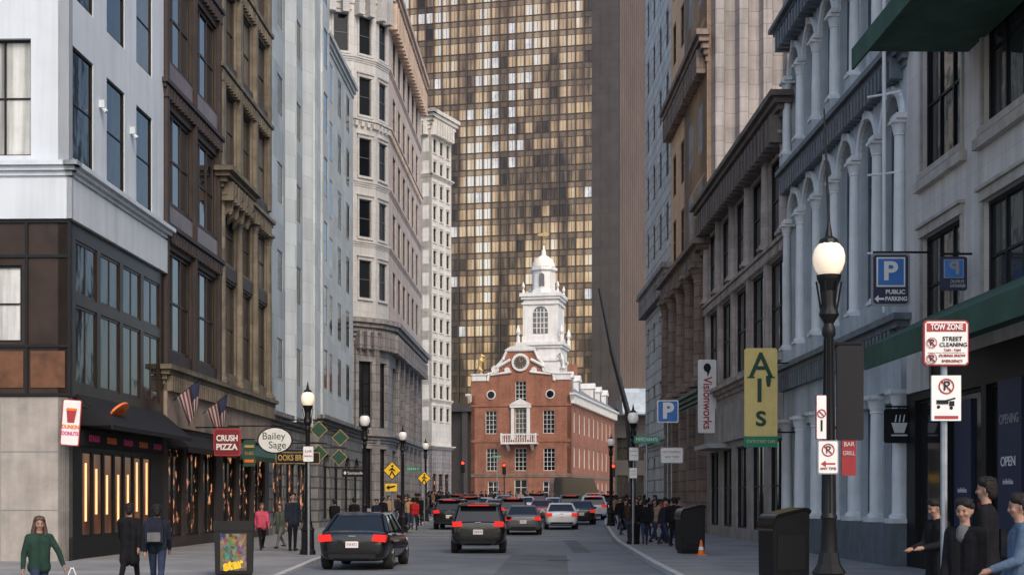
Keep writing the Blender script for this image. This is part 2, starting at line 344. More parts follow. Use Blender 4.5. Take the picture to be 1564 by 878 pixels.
# ---------------------------------------------------------------- ground
def strip(name,m,fa,fb,Ds,fz,kind=True):
    mb=MB()
    for a,b in zip(Ds,Ds[1:]): mb.poly([(fa(a),a,fz(a)),(fb(a),a,fz(a)),(fb(b),b,fz(b)),(fa(b),b,fz(b))])
    o=mb.build(name,m); return struct(o)
DD=[-60,-20,0,10,20,28,34,36,38,40,44,50,57,65,75,85,95,110,130,150,200,400]
strip('ground',mat('ground_far',(.14,.14,.14),.9),lambda d:-1500,lambda d:1500,[-1500,-60,0,65,150,400,3000],lambda d:gz(d)-.06)
strip('road',M['asphalt'],lambda d:-60 if d<30 else -5.85,lambda d:kerbR(d)+.1,[-60,-20,0,10,20,29.9]+[d for d in DD if d>30]+[],gz)
KL=[d for d in DD if d>=34]
M['walkL']=mat('pavement_slabs',(.22,.22,.22),.85,var=.28,sc=.5,bump=.3,bsc=40)
strip('pavement_left',M['walkL'],lambda d:-30,lambda d:-5.6,[30.2]+KL,zl)
strip('pavement_right',M['walkL'],lambda d:kerbR(d),lambda d:40,DD,zr)
mb=MB()
for k in range(24):
    D=31+k*1.5; mb.poly([(-12.1,D,zl(D)+.004),(-5.8,D,zl(D)+.004),(-5.8,D+.03,zl(D)+.004),(-12.1,D+.03,zl(D)+.004)])
    D=16+k*1.8; mb.poly([(kerbR(D)+.2,D,zr(D)+.004),(9.3,D,zr(D)+.004),(9.3,D+.03,zr(D)+.004),(kerbR(D)+.2,D+.03,zr(D)+.004)])
struct(mb.build('pavement_joints',mat('joint_dark',(.07,.07,.07),.9)))
def kerb(name,f,z,Ds,sg):
    mb=MB()
    for a,b in zip(Ds,Ds[1:]):
        mb.poly([(f(a),a,z(a)+.006),(f(a)+sg*.17,a,z(a)+.006),(f(b)+sg*.17,b,z(b)+.006),(f(b),b,z(b)+.006)])
        mb.poly([(f(a),a,z(a)+.006),(f(b),b,z(b)+.006),(f(b),b,gz(b)-.05),(f(a),a,gz(a)-.05)])
    struct(mb.build(name,M['kerb']))
kerb('kerb_left',lambda d:-5.6,zl,[30.2]+KL,-1); kerb('kerb_right',kerbR,zr,DD,1)
mb=MB()
for D in(66,69.5): mb.poly([(-5.3,D,gz(D)+.006),(4.4,D,gz(D)+.006),(4.4,D+.3,gz(D+.3)+.006),(-5.3,D+.3,gz(D+.3)+.006)])
mb.poly([(-.3,63.4,.005),(4.2,63.4,.005),(4.2,63.8,.005),(-.3,63.8,.005)])
struct(mb.build('road_markings',M['paint']))
mb=MB(); mb.lathe([(.36,.004),(.36,.008)],(1.2,42,0),20); struct(mb.build('manhole_cover',M['black']))
M['patch']=mat('asphalt_patch',(.115,.12,.128),.8,var=.3,sc=.6,bump=.3,bsc=60)
mb=MB(); mb.poly([(-.6,33,.004),(1.2,33,.004),(1.6,46,.004),(-.2,46,.004)]); mb.poly([(1.9,48,.004),(2.5,48,.004),(2.6,62,.004),(2.0,62,.004)]); struct(mb.build('road_patch',M['patch']))
# ---------------------------------------------------------------- LEFT SIDE
b=left(38.9,'office_building','white painted corner building above dark bronze shopfront floors at far left')
f=Fac(b); g=Fac(b,(0,0,0),-pi/2)
W3=cols(.3,1.75,2.95,3)
f.storeys(0,9.3,10.9,25,W3,[(11.2,14.3),(15.65,18.7),(20,23)],M['white'],M['black'],M['gd'],.12,0,1,.06,back=.3)
g.storeys(-14,0,10.9,25,cols(-2.6,1.55,-3.4,3),[(11.2,14.4),(15.7,18.8),(20,23)],M['white'],M['black'],lambda h:M['curtain'] if h[2]<12 and h[0]>-3 else M['gd'],.25,1,1,.06,back=.3,name='front_wall')
for q,a,c in((f,0,9.3),(g,-14,0)):
    q.box(a-(.12 if q is f else 0),c+.12,-.12,.02,9.45,10.55,M['white'],'frieze')
    q.cornice(a,c,10.5,11.0,.34,M['white'],4)
for u,z in((2.6,13.2),(5.6,13.2)):
    mb=MB(); mb.box(u-.07,u+.07,-.16,.01,z,z+.22); mb.tube((u,-.1,z),(u,-.2,z-.12),.05,.07,8); f.put(mb,'wall_lamp',M['white'])
f.storeys(0,9.3,4.6,9.45,cols(.55,1.85,2.15,4),[(5.0,7.2),(7.5,9.0)],M['bronze'],M['bronze'],M['gd'],.1,1,0,.08,back=.3)
g.storeys(-14,0,4.6,9.45,[(-3.6,-1.3)],[(6.1,8.2)],M['bronze'],M['black'],M['curtain'],.15,0,1,.06,back=.3,name='front_wall')
g.boxes([(-14,.06,-.06,.02,z,z+.08) for z in(4.62,5.95,8.4,9.35)]+[(x,x+.08,-.05,.02,4.7,9.35) for x in(-3.8,-1.2,-.02,-6,-8.5)],M['black'],'mullion')
g.boxes([(-3.65,-1.25,-.03,.02,4.85,5.85),(-1.05,-.1,-.03,.02,4.85,5.85)],M['copper'],'copper_panel')
g.wall(-14,0,0,4.6,[],M['granite'],back=.3,name='granite_pier')
g.boxes([(-14,.02,-.015,.01,z,z+.02) for z in(1.5,3.1)]+[(-1.9,-1.88,-.015,.01,0,4.5)],M['s_grey'],'panel_joint')
hs=cols(1.1,.8,.98,7)
f.storeys(.0,9.3,0,4.6,hs,[(.75,3.15)],M['black'],M['black'],M['warm'],.08,0,0,.05,back=.3,name='shopfront')
for i,(c0,c1) in enumerate(hs):
    mb=MB(); x=c0+.3+.25*random.random(); mb.box(x-.06,x+.06,.02,.035,1.1+.5*random.random(),2.5+.5*random.random()); f.put(mb,'lit_tube',M['bulb'])
f.box(.9,8.9,-.1,.02,3.3,3.75,M['s_black'],'sign_band')
f.awning(.7,9.1,4.75,3.75,1.0,.12,M['s_black'])
for i in range(5): text('DUNKIN',.24,M['s_orange'] if i%2 else M['s_pink'],b,f.P(1.8+i*1.6,-.115,3.52),(pi/2,0,0),w=.9,bold=.012)
mb=MB(); mb.lathe([(.36,-.03),(.36,.03),(.16,.03),(.16,-.03)],(0,0,0),18,0,'y'); o=mb.build('donut_emblem',M['s_orange'],b,f.P(2.4,-.62,4.33)); o.rotation_euler=(.75,0,0); o.scale=(1.5,1,1)
# L2
b=left(48.2,'commercial_building','dark brown stone building with wide bays of windows next to the white corner building')
f=Fac(b); c2=[(.4,3.7),(4.15,7.45)]
f.storeys(0,7.9,6.3,28,c2,[(6.9,10.4),(12.0,15.2),(16.9,20.2),(21.6,24.8)],M['brown'],M['fbrown'],M['gl'],.2,2,1,.12)
f.boxes([(x,x+.3,-.12,.02,6.3,27) for x in(.05,3.78,7.52)],M['brown'],'pilaster')
for z in(10.75,15.6,20.6,25.2): f.cornice(0,7.9,z,z+.45,.2,M['brown'],3,.4)
f.boxes([(x,x2,-.06,.02,z,z+.55) for x,x2 in c2 for z in(11.3,16.2,21.1)],M['copper'],'spandrel_panel')
f.storeys(0,7.9,0,6.3,cols(.6,2.0,2.4,3),[(.5,3.6)],M['brown'],M['black'],M['warm2'],.2,1,1,.07,name='shopfront')
f.box(0,7.9,-.12,.02,4.3,5.7,M['tanband'],'sign_band'); f.cornice(0,7.9,5.7,6.35,.4,M['tan'],4,.3)
f.awning(.4,7.5,4.2,3.4,.8,.2,M['s_black'])
# L2b
b=left(56.1,'commercial_building','narrow ornate tan stone building with bracketed balcony cornice and pilasters')
f=Fac(b); c3=cols(.6,2.3,3.05,3)
f.storeys(0,9.5,6.3,31,c3,[(6.9,10.6),(11.3,13.7),(15.3,18.3),(19.4,22.4),(23.6,26.6)],M['tan'],M['fbrown'],M['gl'],.2,1,1,.1)
for x in(.25,3.28,6.33,9.25):
    f.column(x,-.02,6.4,13.9,.19,M['tan'],'pilaster'); f.box(x-.2,x+.2,-.16,.02,15.0,29,M['tan'],'pilaster')
f.cornice(0,4,13.9,14.8,.7,M['tan'],5,.5); f.cornice(4.8,9.4,14.0,14.6,.3,M['tan'],4,.5)
for z,p in((18.5,.22),(22.7,.22),(27.5,.5)): f.cornice(0,9.5,z,z+.5,p,M['tan'],3,.4)
for x in(.5,1.5,2.5,3.5): mb=MB(); mb.prism([(0.02,12.9),(0.02,13.9),(-.6,13.9),(-.35,13.3)],'x',x-.13,x+.13); mb.ell((x,-.3,13.35),(.14,.14,.3),8); f.put(mb,'cornice_bracket',M['tan'])
f.boxes([(x,x2,-.05,.02,z,z+.5) for x,x2 in c3 for z in(10.68,14.7,18.95,23.0)],M['brown'],'spandrel_panel')
f.storeys(0,9.5,0,6.3,cols(.6,2.3,2.9,3),[(.5,3.7)],M['brown'],M['black'],M['warm2'],.2,1,1,.07,name='shopfront')
f.box(0,9.5,-.12,.02,4.3,5.7,M['tanband'],'sign_band'); f.cornice(0,9.5,5.7,6.35,.4,M['tan'],4,.3)
f.awning(.4,9,4.2,3.4,.8,.2,M['s_dkgreen'])
# L3a
b=left(65.6,'office_building','pale bluish granite building with narrow single windows and angled bay')
f=Fac(b)
f.storeys(0,10.2,5.6,42,[(2.0,3.3),(6.9,8.2)],rows(7.6,1.9,4.2,8),M['pale'],M['fgrey'],M['gd'],.08,0,1,.06)
for a in(3.9,8.6):
    mb=MB(); mb.prism([(a,.02),(a+.8,-.42),(a+1.5,.02)],'z',5.6,42); f.put(mb,'angled_bay',M['pale2'])
f.storeys(0,10.2,0,5.6,cols(1,2.6,3.1,3),[(.6,3.6)],M['rustic'],M['black'],M['warm2'],.2,1,1,.08,name='base_wall'); f.cornice(0,10.2,5.3,5.9,.35,M['rustic'],3)
# L3b/c
b=left(75.8,'office_building','light granite stepped building with columns of green framed windows and rusticated base')
f=Fac(b,(0,-.25,0)); f.storeys(0,5.6,6,42,[(3.6,5.0)],rows(8,2.2,3.6,9),M['pale2'],M['fgrey'],M['gd'],.08,0,1,.07)
f.boxes([(x,x+.5,-.1,.02,6,42) for x in(.2,2.6)],M['pale2'],'pilaster')
f2=Fac(b); f2.storeys(5.6,16.6,6,28.6,cols(6.8,1.5,3.4,3),rows(8,2.3,3.4,6),M['pale2'],M['fgreen'],M['gd'],.06,1,1,.12)
f2.cornice(5.6,16.6,27.8,28.6,.3,M['pale2'],3)
f3=Fac(b,(0,-.6,0)); f3.storeys(0,16.6,0,6,cols(1.2,2.4,3.9,4),[(.7,4.4)],M['rustic'],M['black'],M['shop'],.3,1,1,.08,arch=True,name='base_wall'); f3.cornice(0,16.6,5.7,6.3,.4,M['rustic'],3)
# L4
b=left(93.5,'office_building','tall limestone building with sun-tinted street side, rounded corner and heavy ledge at mid height',dx=1.75)
a=4.5; st=22.5; w=2*a*math.tan(R(st/2)); rw=[(15.2+4.05*i,17.7+4.05*i) for i in range(5)]; LL=26
facs=[(Fac(b,(a+a*math.sin(R(t)),a-a*math.cos(R(t)),0),R(t)),-w/2,w/2,[(-.5,.5)]) for t in(-22.5,-45,-67.5)]
facs.append((Fac(b),a-w/2,LL,cols(a+1.5,1.7,3.2,6))); facs.append((Fac(b,(0,0,0),-pi/2),-14,-a+w/2,cols(-12.5,1.2,1.9,4)))
for i,(q,x0,x1,cc) in enumerate(facs):
    wm=M['limew'] if i==3 else M['lime']  # street side takes the sun-tinted copy of the limestone
    q.storeys(x0,x1,13.5,36,cc,rw,wm,M['fgrey'],M['gd'],.16,0,1,.06,sill=wm if i!=3 else None,back=.5)
    for z,p in((18.6,.12),(22.6,.12),(26.7,.22),(30.8,.12)): q.cornice(x0,x1,z,z+.4,p,wm,3,.5 if p>.2 else 0,'string_course',ends=.3)
    q.cornice(x0,x1,12.3,13.8,.8,M['limed'],5,.6,ends=.3)
    q.cornice(x0,x1,34.6,36.8,.75,M['orange'] if i==3 else M['lime'],6,.9,ends=.3)
    hh=[(c0-.1,c1+.1) for c0,c1 in cc]
    q.storeys(x0,x1,0,12.3,hh,[(1.2,5.2),(6.6,11)],M['limed'],M['black'],M['shop'],.3,1,2,.08,back=.7,name='base_wall')
    q.cornice(x0,x1,5.6,6.2,.4,M['limed'],3,ends=.3)
    q.boxes([(c1+.2,min(c1+.75,x1),-.25,.02,.6,12.1) for c0,c1 in cc if c1+.5<x1] or [(x0,x0+.25,-.2,.02,.6,12.1)],M['limed'],'pilaster')
mb=MB(); mb.box(4.6,LL,.6,14,34,36); mb.box(.5,4.5,4.6,14,34,36); mb.build('roof',M['limed'],b)
# L5
b=thing('office_building','slim cream stone tower block with corner towards street, left of the glass skyscraper','building',(X(658,200),200,.9),math.atan2(6,2.57))
f=Fac(b); g=Fac(b,(0,0,0),-pi/2); rr=rows(12,1.9,3.15,13)
f.storeys(0,6.6,8,55,cols(.7,1.0,2.1,3),rr,M['cream'],M['fgrey'],M['gd'],.2,0,1,.08,sill=M['cream'],back=8)
g.storeys(-8,0,8,55,cols(-7.3,1.0,2.0,4),rr,M['cream'],M['fgrey'],M['gd'],.2,0,1,.08,back=.3,name='front_wall')
for q,x0,x1 in((f,0,6.6),(g,-8,0)):
    q.storeys(x0,x1,0,8,cols(x0+.5,1.4,2,3),[(1,4.5)],M['limed'],M['black'],M['warm2'],.3,1,1,.1,back=.4,name='base_wall')
    for z,p in((8,.5),(14.6,.25),(46.3,.35)): q.cornice(x0,x1,z,z+.5,p,M['cream'],3)
    q.cornice(x0,x1,53,55.6,1.0,M['cream'],5,.8)
# ---------------------------------------------------------------- blob figures
def vox(mb,size,it=2):
    me=mb.mesh('tmp',(),recalc=False); o=bpy.data.objects.new('tmp',me); C.objects.link(o)
    r=o.modifiers.new('r','REMESH'); r.mode='VOXEL'; r.voxel_size=size
    s=o.modifiers.new('s','SMOOTH'); s.factor=.5; s.iterations=it
    m2=evalmesh(o); bpy.data.objects.remove(o); return m2
def blob(name,prims,size,mats,parent=None,loc=(0,0,0),rz=0,it=2):
    mb=MB()
    for p0,p1,r0,r1,mi in prims:
        mb.tube(p0,p1,r0,r1,10); mb.ell(p0,(r0,)*3,10); mb.ell(p1,(r1,)*3,10)
    me=vox(mb,size,it); n=len(me.polygons); co=np.empty(n*3); me.polygons.foreach_get('center',co); co=co.reshape(-1,3)
    best=np.full(n,1e9); idx=np.zeros(n,int)
    for p0,p1,r0,r1,mi in prims:
        a=np.array(p0,float); d=np.array(p1,float)-a; L=max(d@d,1e-9); t=np.clip((co-a)@d/L,0,1)
        ds=np.linalg.norm(co-(a+t[:,None]*d),axis=1)-(r0+(r1-r0)*t); k=ds<best; best[k]=ds[k]; idx[k]=mi
    me.materials.clear()
    for m in mats: me.materials.append(m)
    me.polygons.foreach_set('material_index',idx.tolist()); me.polygons.foreach_set('use_smooth',[True]*n); me.update(); me.name=name
    return link(name,me,parent,loc,rz)
# ---------------------------------------------------------------- old brick state house
b=thing('brick_hall','old red brick hall with white clock gable, balcony and tall white steeple','building',(.37,151.1,gz(151)),R(-11.5))
f=Fac(b); WH=5.4
hl=[(-3.85,-2.6,7.75,10.2),(2.4,3.65,7.75,10.2),(-3.75,-2.5,3.8,6.2),(-.65,.65,3.8,6.2),(2.45,3.7,3.8,6.2),(-.6,.6,11.1,13.3),(-.6,.6,7.3,10.4),(-.7,.7,.3,2.9),(-3.6,-2.4,.9,2.7),(2.4,3.6,.9,2.7)]
f.wall(-WH,WH,0,13.4,hl,M['brick'],.25,.5,sides=True)
for h in hl[:7]: f.win(*h,M['owhite'],M['gd'],.22,2,4 if h[3]-h[2]<3 else 5,.055)
for h in hl[7:]: f.win(*h,M['owhite'],M['shop'],.22,1,2,.08)
gp=[(-3.6,13.4),(-3.5,14.1),(-2.9,14.3),(-2.5,15.0),(-1.9,15.7),(-1.5,16.6),(1.5,16.6),(1.9,15.7),(2.5,15.0),(2.9,14.3),(3.5,14.1),(3.6,13.4)]
mb=MB(); mb.prism(gp,'y',0,.5); f.put(mb,'gable',M['brick'])
mb=MB()
for (x0,z0),(x1,z1) in zip(gp,gp[1:]): mb.tube((x0,-.05,z0),(x1,-.05,z1),.15,.15,8); mb.ell((x1,-.05,z1),(.18,.2,.18),8)
mb.prism([(-1.75,16.6),(1.75,16.6),(1.2,16.95),(0,17.2),(-1.2,16.95)],'y',-.2,.5)
f.put(mb,'gable_coping',M['owhite'])
for s in(-1,1):
    mb=MB(); mb.lathe([(.42,-.18),(.42,.1),(.2,.12)],(s*2.75,0,14.6),14,0,'y'); mb.lathe([(.3,-.18),(.3,.1),(.2,.12)],(s*1.45,0,14.5),14,0,'y')
    mb.tube((s*1.0,-.08,14.3),(s*3.3,-.08,14.0),.14,.1,8); mb.tube((s*1.1,-.08,15.6),(s*2.6,-.08,14.8),.16,.2,8); f.put(mb,'scroll',M['owhite'])
    mb=MB(); mb.box(s*4.5-.75,s*4.5+.75,-.1,.6,13.4,14.0); mb.box(s*4.5-.9,s*4.5+.9,-.2,.7,14.0,14.15); f.put(mb,'pedestal',M['owhite'])
    mb=MB(); mb.lathe([(.5,-.1),(.5,.0)],(s*3.2,0,11.9),20,0,'y'); o=f.put(mb,'round_window',M['owhite'])
    mb=MB(); mb.lathe([(.38,-.14),(.38,-.05)],(s*3.2,0,11.9),20,0,'y'); mb.build('pane',M['gd'],o)
mb=MB(); mb.lathe([(.95,-.22),(.95,.05)],(0,0,15.3),28,0,'y'); ck=f.put(mb,'clock',M['owhite'])
M['dial']=mat('dark_grey_dial',(.07,.062,.055),.5,bump=0)
mb=MB(); mb.lathe([(.68,-.25),(.68,-.2)],(0,0,15.3),28,0,'y'); mb.build('clock_dial',M['dial'],ck)
mb=MB()
for i in range(12):
    t=2*pi*i/12; mb.tube((.5*math.sin(t),-.28,15.3+.5*math.cos(t)),(.64*math.sin(t),-.28,15.3+.64*math.cos(t)),.045,.05,6)
mb.tube((0,-.28,15.3),(.3,-.28,15.5),.04,.03,6); mb.tube((0,-.28,15.3),(-.1,-.28,15.75),.03,.02,6); mb.build('clock_hands',M['gold'],ck)
f.box(-WH-.02,WH+.02,-.08,.02,3.15,3.5,M['sand'],'string_course'); f.box(-WH-.02,WH+.02,-.07,.02,6.85,7.1,M['brick'],'string_course'); f.box(-WH-.02,WH+.02,-.09,.02,10.65,10.85,M['brick'],'string_course'); f.box(-WH-.04,WH+.04,-.12,.02,0,.8,M['sand'],'plinth')
mb=MB()
for s in(-1,1): mb.box(s*.85-.17,s*.85+.17,-.22,.02,7.1,10.5)
mb.box(-1.15,1.15,-.3,.02,10.5,10.8); mb.prism([(-1.25,10.8),(1.25,10.8),(0,11.0+.45)],'y',-.35,.02); f.put(mb,'door_surround',M['owhite'])
mb=MB(); mb.box(-1.9,1.9,-1.3,.02,6.6,6.8); mb.box(-1.9,1.9,-1.3,-1.18,7.55,7.68)
for s in(-1,1): mb.box(s*1.84-.09,s*1.84+.09,-1.32,-1.14,6.8,7.75); mb.box(s*1.84-.06,s*1.84+.06,-1.18,.02,7.55,7.67); mb.prism([(0.02,5.9),(0.02,6.6),(-1.1,6.6)],'x',s*1.3-.12,s*1.3+.12)
for i in range(14): x=-1.65+i*.254; mb.lathe([(.03,6.8),(.06,7.0),(.03,7.25),(.05,7.55)],(x,-1.24,0),6)
f.put(mb,'balcony',M['owhite'])
q=Fac(b,(WH,0,0),pi/2)
q.storeys(.0,34.7,0,11.7,cols(1.8,1.2,3.55,9),[(1,2.8),(4.2,6.5),(7.9,10.2)],M['brick'],M['owhite'],M['gd'],.2,1,3,.06,back=.4,name='side_wall')
q.cornice(0,34.7,11.2,12.0,.55,M['owhite'],4,.5); q.box(0.05,34.7,-.07,.02,3.15,3.45,M['sand'],'string_course')
g=Fac(b,(-WH,34.7,0),-pi/2); g.wall(0,34.7,0,11.8,[],M['brick'],back=.4,name='side_wall'); g.cornice(0,34.7,11.2,12.0,.5,M['owhite'],4)
mb=MB(); mb.prism([(-WH-.45,11.95),(-WH-.45,12.05),(0,16.3),(WH+.45,12.05),(WH+.45,11.95)],'y',.52,34.6); mb.build('roof',M['slate'],b)
for y in(4,9,20,25.5,31):
    mb=MB(); mb.box(2.6,4.9,y-.8,y+.8,12.2,13.9); mb.prism([(y-.95,13.9),(y+.95,13.9),(y,14.6)],'x',1.8,5.05); d=mb.build('dormer',M['owhite'],b)
    mb=MB(); mb.box(4.88,4.93,y-.5,y+.5,12.75,13.75); mb.build('pane',M['gd'],d)
mb=MB(); mb.box(-.6,.6,33.3,34.5,14,18.2); mb.build('chimney',M['brick'],b)
ty=13.5; tx=0; tl=(0,0,-.7)
def sq(mb,w,z0,z1,m=0): mb.box(tx-w/2,tx+w/2,ty-w/2,ty+w/2,z0,z1,m)
mb=MB(); sq(mb,4.7,13,19.2); sq(mb,5.0,17.2,17.5); sq(mb,5.1,18.7,19.0); sq(mb,5.5,19.0,19.35)
sq(mb,4.0,19.35,24.6); sq(mb,4.3,19.35,20.1); sq(mb,4.35,23.7,23.95); sq(mb,4.8,24.6,25.0); sq(mb,4.5,24.3,24.6)
for sx in(-1,1):
    for sy in(-1,1):
        mb.lathe([(.22,19.35),(.2,20.0),(.1,20.1),(.28,20.5),(.22,20.8),(.05,21.3)],(tx+sx*2.5,ty+sy*2.5,0),8)
        mb.box(tx+sx*1.85-.2,tx+sx*1.85+.2,ty+sy*1.85-.2,ty+sy*1.85+.2,20.1,23.7)
        mb.lathe([(.18,25),(.14,25.4),(.06,25.5),(.2,25.8),(.03,26.3)],(tx+sx*2.0,ty+sy*2.0,0),8)
mb.lathe([(1.55,25),(1.55,25.5),(1.32,25.6),(1.32,27.7),(1.6,27.8),(1.6,28.1),(1.3,28.2)],(tx,ty,0),8)
mb.build('steeple',M['owhite'],b,tl)
mb=MB(); mb.lathe([(1.35,28.2),(1.3,28.6),(1.05,29.1),(.6,29.45),(.3,29.6),(.22,30.2),(.12,30.3),(.05,31.0)],(tx,ty,0),16); mb.build('cupola',mat('cupola_white',(.72,.68,.6),.5,var=.1),b,tl,smooth=True)
mb=MB(); mb.tube((tx,ty,30.8),(tx,ty,32.6),.05,.03,6); mb.ell((tx,ty,31.0),(.2,.2,.2)); mb.prism([(tx-.7,31.9),(tx+.5,31.8),(tx+.7,32.1),(tx+.3,32.3),(tx-.7,32.1)],'y',ty-.03,ty+.03); mb.build('weather_vane',M['gold'],b,tl)
def archpane(w,z0,z1):
    r=w/2; return [(tx-r,z0),(tx+r,z0)]+[(tx+r*math.cos(pi*i/10),z1-r+r*math.sin(pi*i/10)) for i in range(11)]
mb=MB(); mb.prism(archpane(1.7,20.4,23.5),'y',ty-2.06,ty-1.9); o=mb.build('arched_window',M['fgrey'],b,tl)
mb=MB()
for x in(-.42,0,.42): mb.box(tx+x-.05,tx+x+.05,ty-2.1,ty-2.05,20.4,23.2)
for z in(21,21.6,22.2,22.8): mb.box(tx-.85,tx+.85,ty-2.095,ty-2.05,z-.04,z+.04)
mb.build('window_bars',M['owhite'],o)
mb=MB(); mb.prism(archpane(.6,25.9,27.4),'y',ty-1.34,ty-1.2); mb.build('lantern_opening',M['fgrey'],b,tl)
mb=MB(); mb.prism(archpane(1.0,14.3,16.4),'y',ty-2.4,ty-2.3); mb.build('arched_window',M['gd'],b,tl)
def beast(s,m,lab):
    P=[((0,0,1.0),(.1,0,1.75),.3,.34,0),((-.05,0,.55),(0,0,1.0),.32,.3,0),((.1,0,1.8),(.22,0,2.25),.26,.2,0),((.22,0,2.3),(.45,0,2.3),.22,.13,0),((.45,0,2.25),(.62,0,2.2),.13,.09,0)]
    for y in(-.18,.18):
        P+=[((0,y,.6),(.3,y,.45),.19,.13,0),((.3,y,.45),(.1,y,.08),.11,.09,0),((.1,y,.06),(.32,y,.05),.09,.07,0),((.2,y,1.7),(.55,y,1.75+y),.13,.1,0),((.55,y,1.75+y),(.8,y,1.95+y*.8),.09,.08,0),((.2,y*.7,2.45),(.15,y*.9,2.62),.08,.03,0)]
    P+=[((-.3,0,.5),(-.6,0,.9),.07,.06,0),((-.6,0,.9),(-.5,0,1.4),.06,.1,0)]
    if m is M['silver']: P.append(((.35,0,2.45),(.7,0,3.1),.06,.02,0))
    o=blob('statue',P,.06,[m],b,(s*4.5,.25,14.15),0); o.scale=(-s*.85,.85,.85); o['label']=lab
beast(-1,M['gold'],'gilded rearing lion'); beast(1,M['silver'],'silvered rearing unicorn')
# ---------------------------------------------------------------- skyscraper
b=thing('skyscraper','huge bronze glass skyscraper filling the sky behind the brick hall','skyscraper',(21.4,300,.9),R(-13.9))
f=Fac(b); PW,PH=1.85,3.6; z0=21.6; nc,nr=26,27
mb=MB(); mb.box(-53.2,-.05,.25,41,0,130); f.put(mb,'core',M['bcore'])
stuff=MB(); sp=MB(); cnt=0
for r in range(nr):
    for c in range(nc):
        x1=-PW*(c+3); x0=x1-PW; za=z0+r*PH; mi=0
        t=stuff
        if cnt<100 and 3<=c<13 and 4<=r<14: t=MB(); cnt+=1
        elif (c in(9,11) and 13<=r<=21 and random.random()<.85) or (random.random()<.03): mi=1  # pale panes make up the painted reflection streak, plus scattered ones
        xm=(x0+x1)/2
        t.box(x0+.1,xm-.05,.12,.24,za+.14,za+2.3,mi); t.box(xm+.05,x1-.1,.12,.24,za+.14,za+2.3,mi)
        sp.box(x0+.1,x1-.1,.14,.245,za+2.42,za+3.48)
        if t is not stuff: f.put(t,'window',M['gs'])
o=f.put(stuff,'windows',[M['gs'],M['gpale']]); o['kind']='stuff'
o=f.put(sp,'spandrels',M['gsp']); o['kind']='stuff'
f.boxes([(-PW*(c+3)-.13,-PW*(c+3)+.13,-.4,.26,z0,130) for c in range(nc+1)],M['bmull'],'mullion')
f.boxes([(-53,-PW*3,.05,.25,z0+r*PH-.08,z0+r*PH+.1) for r in range(nr)],M['bmull'],'floor_band')
f.box(-5.4,0,-.5,.3,0,130,M['bpill'],'corner_pier'); f.boxes([(x,x+.25,-.62,-.45,0,130) for x in(-3.8,-1.9)],M['bmull'],'pier_rib')
f.boxes([(x,x+1.2,-1.2,.2,0,20.5) for x in range(-52,-5,6)],M['bpill'],'lobby_column'); f.box(-53,0,-1.8,.3,19.8,21.6,M['bpill'],'lobby_canopy')
q=Fac(b,(0,0,0),pi/2); mb=MB(); mb.box(.05,41,-.05,.1,0,130); q.put(mb,'side_wall',M['bcore'])
q.boxes([(1+i*2.7,2.0+i*2.7,-.3,0,22,130) for i in range(15)],M['bside'],'side_fin')
b=thing('low_building','low dark brown building with pale sloping canopy beyond the street, right of the brick hall','building',(X(935,190),190,1),0)
f=Fac(b); f.storeys(0,9,0,12,cols(.6,1.5,2.1,4),[(1,4),(6,9)],M['bpill'],M['black'],M['gd'],.3,1,1,.1,back=10)
mb=MB(); mb.prism([(0,15.5),(.2,15.6),(-3,12.3),(-3,12)],'x',1.2,6.5); f.put(mb,'canopy',M['pale'])
b=thing('boom_crane','slender black telescopic boom leaning up in front of the glass skyscraper','crane',(X(968,140),140,gz(140)),0)
mb=MB(); mb.box(-1.2,1.2,-2.2,2.2,.5,1.4); mb.box(-.9,.9,-1,1,1.4,2.6)
for sx in(-1,1):
    for sy in(-1.4,1.4): mb.lathe([(.5,-.18),(.5,.18)],(sx*1.1,sy,.5),14,0,'x')
mb.build('carrier',M['black'],b); mb=MB(); mb.tube((0,0,2.2),(-.6,0,9.5),.38,.32,8); mb.tube((-.6,0,9.5),(-2.2,0,15.5),.28,.22,8); mb.tube((-2.2,0,15.5),(X(915,140)-X(968,140),0,21.6),.18,.12,8); mb.build('boom',M['black'],b)
# ---------------------------------------------------------------- RIGHT SIDE
b=right(35.5,'shop_building','cream limestone shop building with two green canvas awnings at far right')
f=Fac(b); c1=cols(1.35,2.85,4.25,4)
f.storeys(0,20,5.0,27,c1,[(5.7,8.05),(9.6,12.8),(14.2,17.4)],M['r1'],M['black'],M['gl'],.2,2,1,.09,sill=M['r1t'],back=10)
f.boxes([(x-.32,x1+.32,-.16,.02,z-.42,z-.2) for x,x1 in c1 for z in(9.6,14.2)],M['r1t'],'sill_moulding')
f.storeys(0,20,0,5,cols(.7,2.2,2.5,7),[(.55,4.2)],M['black'],M['black'],M['shop'],.2,0,0,.08,back=10,name='shopfront')
f.awning(2.2,14,6.15,4.82,1.65,.5,M['green']); f.awning(4.6,9.6,13.6,11.1,2.55,.45,M['green'])
f.box(.2,2.0,-.06,.03,4.4,5.2,M['r1'],'fascia')
f.boxes([(3.35,4.5,.09,.17,1.2,4.0),(6.5,7.8,-.04,.14,1.2,4.2)],M['s_navy'],'window_poster')
text('OPENING',.27,M['s_grey'],b,f.P(7.15,-.05,3.4),(pi/2,0,0),w=1.05,bold=.004); text('OPEN',.27,M['s_white'],b,f.P(7.1,-.05,2.55),(pi/2,0,0),bold=.004,w=.8); text('individua',.17,M['s_white'],b,f.P(3.95,.08,2.0),(pi/2,0,0)); text('individua',.16,M['s_white'],b,f.P(7.1,-.05,2.15),(pi/2,0,0))
